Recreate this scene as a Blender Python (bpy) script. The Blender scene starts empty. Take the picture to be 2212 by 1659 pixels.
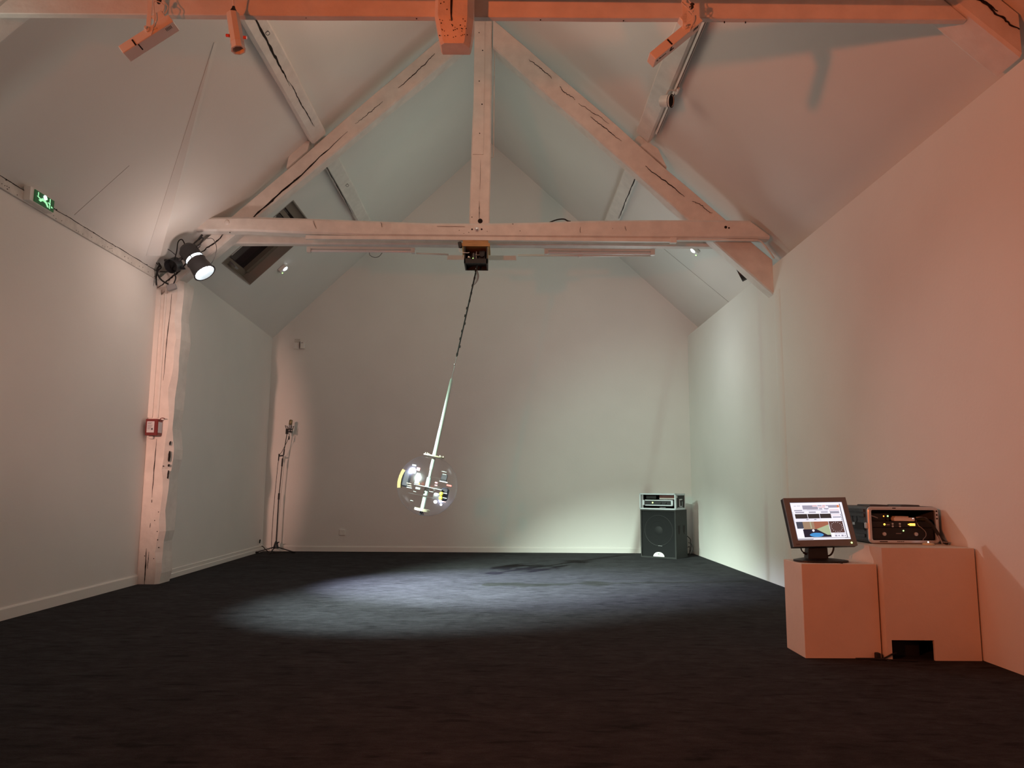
import bpy, math, random
from mathutils import Vector, Matrix

# ------------------------------------------------------------------ camera
S = bpy.context.scene
C = S.collection
V = Vector


def make_camera():
    f_px, pitch, yaw, roll = 1627.96, 0.1331, 0.0057, 0.0062
    fw = V((math.sin(yaw) * math.cos(pitch), math.cos(yaw) * math.cos(pitch), math.sin(pitch)))
    r0 = V((math.cos(yaw), -math.sin(yaw), 0))
    u0 = r0.cross(fw)
    r = math.cos(roll) * r0 + math.sin(roll) * u0
    u = -math.sin(roll) * r0 + math.cos(roll) * u0
    cd = bpy.data.cameras.new('camera')
    co = bpy.data.objects.new('camera', cd)
    C.objects.link(co)
    co.matrix_world = Matrix(((r.x, u.x, -fw.x, 0), (r.y, u.y, -fw.y, 0), (r.z, u.z, -fw.z, 1.2), (0, 0, 0, 1)))
    cd.sensor_fit = 'HORIZONTAL'
    cd.sensor_width = 36
    cd.lens = f_px / 2212 * 36
    cd.clip_start = 0.05
    S.camera = co


make_camera()
S.view_settings.view_transform = 'Standard'
S.view_settings.look = 'None'
S.view_settings.exposure = 0.0
S.view_settings.gamma = 1.0
S.view_settings.use_curve_mapping = False

# ------------------------------------------------------------------ world and lamps
w = bpy.data.worlds.new('night')
S.world = w
w.use_nodes = True
w.node_tree.nodes['Background'].inputs[0].default_value = (0.01, 0.012, 0.02, 1)
w.node_tree.nodes['Background'].inputs[1].default_value = 0.2


def spot(name, loc, aim, power, color, angle, blend, radius):
    d = bpy.data.lights.new(name, 'SPOT')
    d.energy = power
    d.color = color
    d.spot_size = math.radians(angle)
    d.spot_blend = blend
    d.shadow_soft_size = radius
    o = bpy.data.objects.new(name, d)
    C.objects.link(o)
    o.location = loc
    o.rotation_euler = (V(aim) - V(loc)).to_track_quat('-Z', 'Y').to_euler()
    return o


def point(name, loc, power, color, radius):
    d = bpy.data.lights.new(name, 'POINT')
    d.energy = power
    d.color = color
    d.shadow_soft_size = radius
    o = bpy.data.objects.new(name, d)
    C.objects.link(o)
    o.location = loc
    return o


# cool white stage lamp on the foot of the left rafter: tight beam on the floor, wide spill, leak at the can
spot('beam_on_floor', (-3.56, 8.84, 3.60), (-0.4, 9.25, 0), 5000, (0.68, 0.71, 1.0), 48, 1.0, 0.05)
spot('spill_of_beam', (-3.56, 8.84, 3.60), (3.3, 10.8, 0.5), 232, (0.52, 1.0, 0.72), 80, 1.0, 0.06)
spot('side_beam', (-3.56, 8.84, 3.60), (3.25, 5.10, 1.10), 210, (1.0, 0.84, 0.74), 34, 1.0, 0.06)
point('leak_of_lamp', (-3.50, 8.50, 3.62), 12.5, (1.0, 0.74, 0.64), 0.06)
# second stage lamp on the foot of the near truss, just outside the picture on the left
spot('near_beam_on_floor', (-3.72, 5.05, 3.70), (0.2, 10.0, 0), 8200, (0.80, 0.98, 0.84), 36, 1.0, 0.07)
spot('near_beam_skirt', (-3.72, 5.05, 3.70), (-0.6, 8.2, 0), 4000, (0.84, 1.0, 0.97), 44, 1.0, 0.07)
spot('near_beam_on_corner', (-3.72, 5.05, 3.70), (2.7, 13.2, 0.2), 790, (0.66, 1.0, 0.83), 44, 1.0, 0.07)
point('leak_of_near_lamp', (-3.70, 4.10, 3.50), 11, (0.9, 1.0, 0.85), 0.05)
# soft fill added in the middle of the far bay, no fixture there
point('far_bay_fill', (1.9, 11.2, 3.2), 28, (0.94, 1.0, 0.98), 0.4)
# red-orange floods behind the camera on the left, and a pinkish spot added to brighten the left post
spot('red_flood', (-2.8, 0.3, 2.2), (0.9, 5.0, 3.3), 370, (1.0, 0.147, 0.015), 116, 1.0, 0.10)
spot('orange_flood', (-2.8, 0.3, 2.2), (3.2, 5.0, 2.0), 345, (1.0, 0.23, 0.10), 90, 1.0, 0.10)
ps = spot('pinkish_spot', (-3.65, -2.0, 2.6), (-4.27, 9.2, 1.9), 2700, (1.0, 0.53, 0.41), 20, 1.0, 0.10)
ps.scale = (0.40, 1, 1)      # cone squeezed sideways to keep its light on the post
# soft fills added in mid-air below the ridge, no lamps hang there
point('ridge_fill', (-0.4, 6.8, 5.4), 38, (1.0, 0.71, 0.53), 0.5)
point('far_ridge_fill', (-0.4, 11.4, 5.2), 11, (0.75, 1.0, 0.80), 0.5)

# ------------------------------------------------------------------ helpers
M = {}


def principled(name, col, rough=0.6, metal=0.0, emit=None, estr=0.0, bump=0.0, bscale=60.0, var=0.0, vscale=6.0,
               spec=0.5, stretch=(1, 1, 1)):
    m = bpy.data.materials.new(name)
    m.use_nodes = True
    nt = m.node_tree
    b = nt.nodes['Principled BSDF']
    b.inputs['Base Color'].default_value = (*col, 1)
    b.inputs['Roughness'].default_value = rough
    b.inputs['Metallic'].default_value = metal
    b.inputs['Specular IOR Level'].default_value = spec
    tc = nt.nodes.new('ShaderNodeTexCoord')
    mp = nt.nodes.new('ShaderNodeMapping')
    mp.inputs['Scale'].default_value = stretch
    nt.links.new(tc.outputs['Object'], mp.inputs['Vector'])
    if var > 0:
        n = nt.nodes.new('ShaderNodeTexNoise')
        n.inputs['Scale'].default_value = vscale
        n.inputs['Detail'].default_value = 6
        cr = nt.nodes.new('ShaderNodeValToRGB')
        cr.color_ramp.elements[0].position = 0.3
        cr.color_ramp.elements[1].position = 0.7
        cr.color_ramp.elements[0].color = (*[c * (1 - var) for c in col], 1)
        cr.color_ramp.elements[1].color = (*[min(1, c * (1 + var * 0.4)) for c in col], 1)
        nt.links.new(mp.outputs['Vector'], n.inputs['Vector'])
        nt.links.new(n.outputs['Fac'], cr.inputs['Fac'])
        nt.links.new(cr.outputs['Color'], b.inputs['Base Color'])
    if bump > 0:
        n2 = nt.nodes.new('ShaderNodeTexNoise')
        n2.inputs['Scale'].default_value = bscale
        n2.inputs['Detail'].default_value = 4
        bp = nt.nodes.new('ShaderNodeBump')
        bp.inputs['Strength'].default_value = bump
        bp.inputs['Distance'].default_value = 0.01
        nt.links.new(mp.outputs['Vector'], n2.inputs['Vector'])
        nt.links.new(n2.outputs['Fac'], bp.inputs['Height'])
        nt.links.new(bp.outputs['Normal'], b.inputs['Normal'])
    if emit:
        b.inputs['Emission Color'].default_value = (*emit, 1)
        b.inputs['Emission Strength'].default_value = estr
    M[name] = m
    return m


principled('wall_paint', (0.80, 0.79, 0.76), 0.75, bump=0.10, bscale=35, var=0.03, vscale=1.3)
principled('ceiling_paint', (0.78, 0.77, 0.74), 0.8, bump=0.08, bscale=30, var=0.03, vscale=1.0)
principled('joint_grey', (0.38, 0.36, 0.33), 0.9)
principled('skirting_paint', (0.80, 0.79, 0.76), 0.45)
principled('plate_paint', (0.66, 0.64, 0.60), 0.75, bump=0.35, bscale=14, var=0.18, vscale=9)
principled('timber_paint', (0.80, 0.77, 0.73), 0.55, bump=0.45, bscale=16, var=0.10, vscale=7)
principled('pierced_timber_paint', (0.78, 0.73, 0.68), 0.6, bump=0.5, bscale=22, var=0.12, vscale=9)
principled('crack_dark', (0.012, 0.008, 0.007), 0.9)
principled('pine', (0.55, 0.33, 0.13), 0.6, var=0.25, vscale=14, stretch=(0.6, 6, 6))
principled('black_metal', (0.018, 0.018, 0.020), 0.45, 0.0, bump=0.1)
principled('black_plastic', (0.012, 0.012, 0.013), 0.5)
principled('black_rubber', (0.010, 0.010, 0.011), 0.7)
principled('grille_black', (0.011, 0.012, 0.013), 0.7, bump=0.3, bscale=300, spec=0.2)
principled('cone_grey', (0.017, 0.018, 0.019), 0.6, spec=0.2)
principled('carton_black', (0.032, 0.034, 0.034), 0.85, bump=0.4, bscale=200)
principled('grey_plastic', (0.30, 0.30, 0.31), 0.5)
principled('case_blue_grey', (0.055, 0.065, 0.075), 0.55, bump=0.2, bscale=120)
principled('aluminium', (0.60, 0.66, 0.70), 0.38, 0.5)
principled('chrome', (0.75, 0.75, 0.75), 0.12, 1.0)
principled('brass_dull', (0.30, 0.24, 0.13), 0.35, 0.7)
principled('white_plastic', (0.78, 0.77, 0.74), 0.4)
principled('cream_plastic', (0.72, 0.66, 0.48), 0.4)
principled('white_enamel', (0.82, 0.80, 0.76), 0.35)
principled('tube_glass', (0.82, 0.84, 0.86), 0.12)
principled('podium_paint', (0.74, 0.66, 0.58), 0.6, bump=0.15, bscale=25, var=0.06, vscale=4)
principled('monitor_silver', (0.17, 0.21, 0.24), 0.35)
principled('red_plastic', (0.17, 0.012, 0.012), 0.4)
principled('label_white', (0.62, 0.62, 0.66), 0.5)
principled('label_ink', (0.10, 0.10, 0.12), 0.6)
principled('logo_white', (0.85, 0.86, 0.84), 0.5)
principled('fluff_grey', (0.10, 0.10, 0.10), 0.9)
principled('yellow_wood', (0.20, 0.135, 0.035), 0.6)
principled('yellow_plastic', (0.40, 0.36, 0.04), 0.4)
principled('red_component', (0.75, 0.10, 0.08), 0.4)
principled('pink_component', (0.35, 0.16, 0.16), 0.4)
principled('board_white', (0.24, 0.28, 0.26), 0.4)
principled('board_dark', (0.008, 0.008, 0.012), 0.5)
principled('rod_clear', (0.27, 0.32, 0.29), 0.2)
principled('ball_plate', (0.28, 0.26, 0.17), 0.45)
principled('led_white', (1, 1, 1), 0.4, emit=(0.85, 0.9, 1.0), estr=12)
principled('led_green', (0.1, 1, 0.2), 0.4, emit=(0.45, 1.0, 0.25), estr=3.0)
principled('led_amber', (1, 0.5, 0.05), 0.4, emit=(1.0, 0.42, 0.04), estr=5.0)
principled('led_lime', (0.6, 1, 0.2), 0.4, emit=(0.65, 1.0, 0.25), estr=3.0)
principled('led_orange', (1, 0.3, 0.05), 0.4, emit=(1.0, 0.3, 0.03), estr=3.0)
principled('lamp_glow', (1, 1, 1), 0.4, emit=(0.86, 0.97, 1.0), estr=22)
principled('exit_green', (0.01, 0.07, 0.025), 0.4, emit=(0.01, 0.16, 0.04), estr=0.20)
principled('exit_light', (0.5, 1, 0.6), 0.4, emit=(0.35, 1.0, 0.50), estr=0.8)
principled('exit_led', (0.8, 1, 0.95), 0.4, emit=(0.6, 1.0, 0.85), estr=3.0)
principled('window_frame_metal', (0.24, 0.20, 0.16), 0.35, 0.2)
principled('window_lining', (0.32, 0.28, 0.25), 0.5, bump=0.2, bscale=8)
principled('window_blind_dark', (0.004, 0.004, 0.010), 0.06)
for nm, col, st in (('ui_white', (0.93, 0.90, 1.0), 1.05), ('ui_lilac', (0.60, 0.56, 0.70), 0.62), ('ui_grey', (0.30, 0.28, 0.34), 0.5),
                    ('ui_dark', (0.035, 0.030, 0.030), 1.0), ('ui_navy', (0.03, 0.03, 0.10), 1.0), ('ui_pink', (0.95, 0.55, 0.58), 0.8),
                    ('ui_red', (0.85, 0.22, 0.05), 0.9), ('ui_cam_wall', (0.40, 0.26, 0.17), 0.9), ('ui_cam_red', (0.42, 0.15, 0.09), 0.9),
                    ('ui_cam_green', (0.48, 0.55, 0.34), 0.9), ('ui_cam_floor', (0.012, 0.014, 0.03), 1.0), ('ui_cam_blue', (0.06, 0.30, 0.66), 1.0),
                    ('ui_brown', (0.10, 0.05, 0.045), 1.0), ('ui_slate', (0.06, 0.07, 0.10), 1.0)):
    principled(nm, (0.01, 0.01, 0.01), 0.3, emit=col, estr=st)


def make_carpet():
    m = bpy.data.materials.new('carpet')
    m.use_nodes = True
    nt = m.node_tree
    b = nt.nodes['Principled BSDF']
    b.inputs['Roughness'].default_value = 1.0
    b.inputs['Specular IOR Level'].default_value = 0.1
    tc = nt.nodes.new('ShaderNodeTexCoord')
    mp = nt.nodes.new('ShaderNodeMapping')
    mp.inputs['Scale'].default_value = (1.3, 1.7, 1)
    n1 = nt.nodes.new('ShaderNodeTexNoise')
    n1.inputs['Scale'].default_value = 2.2
    n1.inputs['Detail'].default_value = 9
    n1.inputs['Roughness'].default_value = 0.68
    n1.inputs['Distortion'].default_value = 0.8
    n2 = nt.nodes.new('ShaderNodeTexNoise')
    n2.inputs['Scale'].default_value = 140
    n2.inputs['Detail'].default_value = 3
    n3 = nt.nodes.new('ShaderNodeTexNoise')
    n3.inputs['Scale'].default_value = 1.9
    n3.inputs['Detail'].default_value = 3
    mp3 = nt.nodes.new('ShaderNodeMapping')
    mp3.inputs['Scale'].default_value = (1.8, 7.0, 1)
    mp3.inputs['Location'].default_value = (7, 3, 0)
    cr = nt.nodes.new('ShaderNodeValToRGB')
    e = cr.color_ramp.elements
    e[0].position = 0.30
    e[0].color = (0.022, 0.0225, 0.028, 1)
    e[1].position = 0.72
    e[1].color = (0.040, 0.042, 0.053, 1)
    cr3 = nt.nodes.new('ShaderNodeValToRGB')
    cr3.color_ramp.elements[0].position = 0.33
    cr3.color_ramp.elements[0].color = (0.55, 0.55, 0.57, 1)
    cr3.color_ramp.elements[1].position = 0.41
    cr3.color_ramp.elements[1].color = (1, 1, 1, 1)
    mx = nt.nodes.new('ShaderNodeMixRGB')
    mx.blend_type = 'MULTIPLY'
    mx.inputs[0].default_value = 1
    mx2 = nt.nodes.new('ShaderNodeMixRGB')
    mx2.blend_type = 'OVERLAY'
    mx2.inputs[0].default_value = 0.5
    bp = nt.nodes.new('ShaderNodeBump')
    bp.inputs['Strength'].default_value = 0.6
    bp.inputs['Distance'].default_value = 0.01
    L = nt.links.new
    L(tc.outputs['Object'], mp.inputs['Vector'])
    L(tc.outputs['Object'], mp3.inputs['Vector'])
    L(mp.outputs['Vector'], n1.inputs['Vector'])
    L(tc.outputs['Object'], n2.inputs['Vector'])
    L(mp3.outputs['Vector'], n3.inputs['Vector'])
    L(n1.outputs['Fac'], cr.inputs['Fac'])
    L(n3.outputs['Fac'], cr3.inputs['Fac'])
    L(cr.outputs['Color'], mx.inputs[1])
    L(cr3.outputs['Color'], mx.inputs[2])
    L(mx.outputs['Color'], mx2.inputs[1])
    L(n2.outputs['Color'], mx2.inputs[2])
    n4 = nt.nodes.new('ShaderNodeTexNoise')
    n4.inputs['Scale'].default_value = 7
    n4.inputs['Detail'].default_value = 8
    n4.inputs['Roughness'].default_value = 0.75
    mp4 = nt.nodes.new('ShaderNodeMapping')
    mp4.inputs['Scale'].default_value = (1.0, 2.6, 1)
    mp4.inputs['Rotation'].default_value = (0, 0, 0.12)
    cr4 = nt.nodes.new('ShaderNodeValToRGB')
    cr4.color_ramp.elements[0].position = 0.36
    cr4.color_ramp.elements[0].color = (0.70, 0.70, 0.70, 1)
    cr4.color_ramp.elements[1].position = 0.64
    cr4.color_ramp.elements[1].color = (1.25, 1.25, 1.25, 1)
    mx4 = nt.nodes.new('ShaderNodeMixRGB')
    mx4.blend_type = 'MULTIPLY'
    mx4.inputs[0].default_value = 1
    L(tc.outputs['Object'], mp4.inputs['Vector'])
    L(mp4.outputs['Vector'], n4.inputs['Vector'])
    L(n4.outputs['Fac'], cr4.inputs['Fac'])
    hs = nt.nodes.new('ShaderNodeHueSaturation')
    hs.inputs['Saturation'].default_value = 0.45
    L(mx2.outputs['Color'], mx4.inputs[1])
    L(cr4.outputs['Color'], mx4.inputs[2])
    L(mx4.outputs['Color'], hs.inputs['Color'])
    L(hs.outputs['Color'], b.inputs['Base Color'])
    L(n2.outputs['Fac'], bp.inputs['Height'])
    L(bp.outputs['Normal'], b.inputs['Normal'])
    M['carpet'] = m


make_carpet()


def make_acrylic(name, tint, gl, edge):
    m = bpy.data.materials.new(name)
    m.use_nodes = True
    nt = m.node_tree
    nt.nodes.clear()
    out = nt.nodes.new('ShaderNodeOutputMaterial')
    tr = nt.nodes.new('ShaderNodeBsdfTransparent')
    gs = nt.nodes.new('ShaderNodeBsdfGlossy')
    gs.inputs['Roughness'].default_value = 0.22
    gs.inputs['Color'].default_value = (0.9, 0.92, 0.95, 1)
    cr = nt.nodes.new('ShaderNodeValToRGB')
    cr.color_ramp.elements[0].color = (*tint, 1)
    cr.color_ramp.elements[0].position = 0.75
    cr.color_ramp.elements[1].color = (*edge, 1)
    cr.color_ramp.elements[1].position = 1.0
    lw2 = nt.nodes.new('ShaderNodeLayerWeight')
    lw2.inputs['Blend'].default_value = 0.5
    mix = nt.nodes.new('ShaderNodeMixShader')
    nt.links.new(lw2.outputs['Facing'], cr.inputs['Fac'])
    nt.links.new(cr.outputs['Color'], tr.inputs['Color'])
    pw = nt.nodes.new('ShaderNodeMath')
    pw.operation = 'POWER'
    pw.inputs[1].default_value = 4.0
    ml = nt.nodes.new('ShaderNodeMath')
    ml.operation = 'MULTIPLY_ADD'
    ml.inputs[1].default_value = gl * 3
    ml.inputs[2].default_value = 0.045
    nt.links.new(lw2.outputs['Facing'], pw.inputs[0])
    nt.links.new(pw.outputs[0], ml.inputs[0])
    nt.links.new(ml.outputs[0], mix.inputs['Fac'])
    nt.links.new(tr.outputs[0], mix.inputs[1])
    nt.links.new(gs.outputs[0], mix.inputs[2])
    nt.links.new(mix.outputs[0], out.inputs[0])
    M[name] = m


make_acrylic('acrylic_shell', (0.985, 0.985, 0.99), 0.08, (0.80, 0.80, 0.84))
make_acrylic('acrylic_tube', (0.93, 0.97, 0.94), 0.25, (0.65, 0.74, 0.68))
make_acrylic('lens_clear', (0.9, 0.9, 0.9), 0.3, (0.6, 0.6, 0.6))


class MB:
    """collects shapes in world coordinates, links them as one mesh"""

    def __init__(self):
        self.v, self.f, self.m, self.s = [], [], [], []

    def add(self, vs, fs, mi=0, smooth=False):
        o = len(self.v)
        self.v += [V(p) for p in vs]
        for f in fs:
            self.f.append([o + i for i in f])
            self.m.append(mi)
            self.s.append(smooth)
        return self

    def hexa(self, p, mi=0):
        # p: 4 bottom then 4 top, each counter-clockwise from above
        return self.add(p, [(3, 2, 1, 0), (4, 5, 6, 7), (0, 1, 5, 4), (1, 2, 6, 5), (2, 3, 7, 6), (3, 0, 4, 7)], mi)

    def box(self, x0, x1, y0, y1, z0, z1, mi=0):
        return self.hexa([(x0, y0, z0), (x1, y0, z0), (x1, y1, z0), (x0, y1, z0), (x0, y0, z1), (x1, y0, z1), (x1, y1, z1), (x0, y1, z1)], mi)

    def obox(self, c, ax, ay, az, sx, sy, sz, mi=0, cham=0.0):
        c, ax, ay, az = V(c), V(ax).normalized(), V(ay).normalized(), V(az).normalized()
        if cham <= 0:
            P = [c + ax * (i * sx / 2) + ay * (j * sy / 2) + az * (k * sz / 2) for k in (-1, 1) for i, j in ((-1, -1), (1, -1), (1, 1), (-1, 1))]
            return self.hexa(P, mi)
        # chamfered around the az axis and at both ends
        rings = []
        for k, ins in ((-1, cham), (-1, 0), (1, 0), (1, cham)):
            zz = k * (sz / 2 - (cham if ins == 0 else 0))
            hx, hy = sx / 2 - ins, sy / 2 - ins
            ch = cham
            pts = [(-hx + ch, -hy), (hx - ch, -hy), (hx, -hy + ch), (hx, hy - ch), (hx - ch, hy), (-hx + ch, hy), (-hx, hy - ch), (-hx, -hy + ch)]
            rings.append([c + ax * a + ay * b + az * zz for a, b in pts])
        return self.loft(rings, mi, True)

    def loft(self, rings, mi=0, cap=True, smooth=False, closed=True):
        n = len(rings[0])
        vs = [p for r in rings for p in r]
        fs = []
        for i in range(len(rings) - 1):
            for j in range(n if closed else n - 1):
                k = (j + 1) % n
                fs.append((i * n + j, i * n + k, (i + 1) * n + k, (i + 1) * n + j))
        o = len(self.f)
        self.add(vs, fs, mi, smooth)
        if cap:
            base = len(self.v) - len(vs)
            self.f.append([base + j for j in range(n)][::-1])
            self.m.append(mi)
            self.s.append(False)
            self.f.append([base + (len(rings) - 1) * n + j for j in range(n)])
            self.m.append(mi)
            self.s.append(False)
        return self

    def cyl(self, a, b, r0, r1=None, n=20, mi=0, cap=True):
        r1 = r0 if r1 is None else r1
        return self.lathe(a, V(b) - V(a), [(0, r0), (1, r1)], n, mi, cap, rel=True)

    def lathe(self, o, ax, prof, n=24, mi=0, cap=True, rel=False, smooth=True):
        o, ax = V(o), V(ax)
        L = ax.length if rel else 1.0
        d = ax.normalized()
        t = V((0, 0, 1)) if abs(d.z) < 0.9 else V((1, 0, 0))
        x = d.cross(t).normalized()
        y = d.cross(x)
        rings = [[o + d * (h * L) + (x * math.cos(2 * math.pi * j / n) + y * math.sin(2 * math.pi * j / n)) * r for j in range(n)] for h, r in prof]
        return self.loft(rings, mi, cap, smooth)

    def tube(self, pts, r, n=8, mi=0, sub=6):
        P = [V(p) for p in pts]
        if len(P) > 2 and sub > 1:
            Q = []
            for i in range(len(P) - 1):
                p0, p1, p2, p3 = P[max(i - 1, 0)], P[i], P[i + 1], P[min(i + 2, len(P) - 1)]
                for k in range(sub):
                    t = k / sub
                    Q.append(0.5 * ((2 * p1) + (p2 - p0) * t + (2 * p0 - 5 * p1 + 4 * p2 - p3) * t * t + (3 * p1 - p0 - 3 * p2 + p3) * t ** 3))
            Q.append(P[-1])
            P = Q
        rings = []
        up = None
        for i, p in enumerate(P):
            d = (P[min(i + 1, len(P) - 1)] - P[max(i - 1, 0)])
            if d.length < 1e-7:
                continue
            d.normalize()
            if up is None:
                t = V((0, 0, 1)) if abs(d.z) < 0.9 else V((1, 0, 0))
                up = d.cross(t).normalized()
            else:
                up = (up - d * up.dot(d)).normalized()
            y = d.cross(up)
            rr = r(i / (len(P) - 1)) if callable(r) else r
            rings.append([p + (up * math.cos(2 * math.pi * j / n) + y * math.sin(2 * math.pi * j / n)) * rr for j in range(n)])
        return self.loft(rings, mi, True, True)

    def prism(self, pts, depth, mi=0):
        # planar outline, extruded along depth
        P = [V(p) for p in pts]
        d = V(depth)
        return self.loft([P, [p + d for p in P]], mi, True)

    def sphere(self, c, r, n=32, m=16, mi=0, ax=(0, 0, 1), lo=-1.0, hi=1.0):
        prof = []
        for i in range(m + 1):
            h = lo + (hi - lo) * i / m if (lo > -1 or hi < 1) else -math.cos(math.pi * i / m)
            prof.append((h * r, max(1e-4, math.sqrt(max(0, 1 - h * h)) * r)))
        return self.lathe(c, ax, prof, n, mi, True)

    def build(self, name, mats, parent=None, **tags):
        org = V((0, 0, 0))
        if parent is not None:
            p = parent
            while p is not None:
                org += p.location
                p = p.parent
        me = bpy.data.meshes.new(name)
        me.from_pydata([p - org for p in self.v], [], self.f)
        for k in (mats if isinstance(mats, (list, tuple)) else [mats]):
            me.materials.append(M[k])
        for p, mi, sm in zip(me.polygons, self.m, self.s):
            p.material_index = mi
            p.use_smooth = sm
        me.update()
        me.validate()
        bm_fix(me)
        o = bpy.data.objects.new(name, me)
        C.objects.link(o)
        if parent is not None:
            o.parent = parent
        for k, v in tags.items():
            o[k] = v
        return o


def bm_fix(me):
    import bmesh
    b = bmesh.new()
    b.from_mesh(me)
    bmesh.ops.recalc_face_normals(b, faces=b.faces)
    for e in b.edges:
        if len(e.link_faces) == 2 and e.calc_face_angle(0) > math.radians(40):
            e.smooth = False
    b.to_mesh(me)
    b.free()


def thing(name, loc, label, cat, group=None):
    o = bpy.data.objects.new(name, None)
    C.objects.link(o)
    o.location = loc
    o.empty_display_size = 0.1
    o['label'] = label
    o['category'] = cat
    if group:
        o['group'] = group
    return o


def structure(mb, name, mats, label=None):
    o = mb.build(name, mats, None, kind='structure')
    if label:
        o['label'] = label
    return o


def solo(mb, name, mats, label, cat, group=None):
    o = mb.build(name, mats, None, label=label, category=cat)
    if group:
        o['group'] = group
    return o


def timber(mb, st, sb, et, eb, dep, n=14, wob=0.008, ch=0.018, mi=0, seed=0):
    """hand-hewn beam: start top/bottom and end top/bottom of its front face, extruded by dep"""
    st, sb, et, eb, dep = map(V, (st, sb, et, eb, dep))
    rnd = random.Random(seed)
    ph = [[rnd.uniform(0, 6.28) for _ in range(3)] for _ in range(8)]
    rings = []
    dn = dep.normalized()
    for i in range(n + 1):
        t = i / n
        T, B = st.lerp(et, t), sb.lerp(eb, t)
        hd = (T - B).normalized()
        q = [T, B, B + dep, T + dep]
        ring = []
        cf = [(T, -hd * ch), (T, dn * ch), (T + dep, -dn * ch), (T + dep, -hd * ch), (B + dep, hd * ch), (B + dep, -dn * ch), (B, dn * ch), (B, hd * ch)]
        for k, (p, o) in enumerate(cf):
            a = ph[k // 2 * 2]
            e = 0.0 if i in (0, n) else 1.0
            wv = wob * e * (math.sin(t * 7 + a[0]) * 0.6 + math.sin(t * 17 + a[1]) * 0.35 + math.sin(t * 41 + ph[k][2]) * 0.2)
            sgn = 1 if k < 4 else -1
            ring.append(p + o + hd * wv * sgn + dn * wv * (1 if 2 <= k < 6 else -1) * 0.7)
        rings.append(ring)
    return mb.loft(rings, mi, True)


def crack(mb, a, b, nrm, w0, mi=1, seg=14, jit=0.006, seed=0, lift=0.004):
    """shrinkage crack: a thin tapering dark wedge following the grain from a to b"""
    a, b, nrm = V(a), V(b), V(nrm).normalized()
    rnd = random.Random(seed)
    d = (b - a).normalized()
    sd = d.cross(nrm)
    L, R = [], []
    off = 0
    for i in range(seg + 1):
        t = i / seg
        off += rnd.uniform(-jit, jit)
        off *= 0.85
        wd = w0 * (0.15 + 0.85 * math.sin(math.pi * min(1, t * 1.05)) ** 0.7) * rnd.uniform(0.55, 1.1)
        c = a.lerp(b, t) + sd * off
        L.append(c - sd * wd / 2)
        R.append(c + sd * wd / 2)
    rings = [[l - nrm * 0.012, r - nrm * 0.012, r + nrm * lift, l + nrm * lift] for l, r in zip(L, R)]
    return mb.loft(rings, mi, True)


def dots(mb, pts, nrm, r, mi=1):
    nrm = V(nrm).normalized()
    for p in pts:
        q = V(p[:3])
        rr = p[3] if len(p) > 3 else r
        mb.lathe(q - nrm * 0.01, nrm, [(0, rr), (0.0145, rr * 0.9)], 8, mi)
    return mb


# ------------------------------------------------------------------ the room
BACK = 13.79
FRONT = -5.0
XR = 3.346


def zL(x):
    return 3.85 + 0.970 * (x + 4.4)


def zR(x):
    return 4.32 - 0.92 * (x - 3.35)


RX = (4.32 + 0.92 * 3.35 - 3.85 - 0.970 * 4.4) / (0.970 + 0.92)
RZ = zL(RX)

structure(MB().box(-4.9, 3.9, FRONT - 0.1, BACK + 0.1, -0.12, 0.0), 'floor', 'carpet', 'dark worn carpet with pale scuffs under the lamps')

wl = MB()
# nearer stretch, the jog behind the post, and the farther stretch of the left wall
wl.hexa([(-4.62, FRONT, 0), (-4.40, FRONT, 0), (-4.405, 9.232, 0), (-4.62, 9.232, 0), (-4.62, FRONT, 3.72), (-4.40, FRONT, 3.72), (-4.405, 9.232, 3.72), (-4.62, 9.232, 3.72)])
wl.hexa([(-4.72, 9.232, 0), (-4.446, 9.232, 0), (-4.446, 9.575, 0), (-4.72, 9.575, 0), (-4.72, 9.232, 4.0), (-4.446, 9.232, 4.0), (-4.446, 9.575, 4.0), (-4.72, 9.575, 4.0)])
wl.hexa([(-4.72, 9.575, 0), (-4.262, 9.575, 0), (-4.374, BACK, 0), (-4.72, BACK, 0), (-4.72, 9.575, 3.97), (-4.262, 9.575, 3.97), (-4.374, BACK, 3.88), (-4.72, BACK, 3.88)])
structure(wl, 'wall_left', 'wall_paint')
wr = MB()
wr.box(XR, 3.9, FRONT, BACK, 0, 3.97)
prof = []
for k in range(13):
    t = k / 12
    prof.append((XR - 0.014 * math.sin(math.pi * t) ** 0.5, 9.02 + 0.24 * t))
wr.loft([[V((x, y, z)) for x, y in prof] + [V((XR + 0.05, 9.26, z)), V((XR + 0.05, 9.02, z))] for z in (0.0, 3.62)], 0, True, True)
structure(wr, 'wall_right', 'wall_paint')
wb = MB()
wb.prism([(-4.62, BACK, 0), (3.7, BACK, 0), (3.7, BACK, 4.02), (RX, BACK, RZ + 0.05), (-4.62, BACK, 3.75)], (0, 0.12, 0))
structure(wb, 'wall_back', 'wall_paint')
wf = MB()
wf.prism([(-4.62, FRONT - 0.12, 0), (3.7, FRONT - 0.12, 0), (3.7, FRONT - 0.12, 4.02), (RX, FRONT - 0.12, RZ + 0.05), (-4.62, FRONT - 0.12, 3.75)], (0, 0.12, 0))
structure(wf, 'wall_front', 'wall_paint')

# ceiling: two slopes, the left one with an opening for the roof window
TH = 0.10
nLv = V((-0.970, 0, 1)).normalized()
nRv = V((0.92, 0, 1)).normalized()
WX0, WX1, WY0, WY1 = -3.99, -3.055, 10.22, 11.36
ce = MB()


def slabL(x0, x1, y0, y1):
    P = [V((x0, y0, zL(x0))), V((x1, y0, zL(x1))), V((x1, y1, zL(x1))), V((x0, y1, zL(x0)))]
    ce.loft([P, [p + nLv * TH for p in P]])


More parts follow.
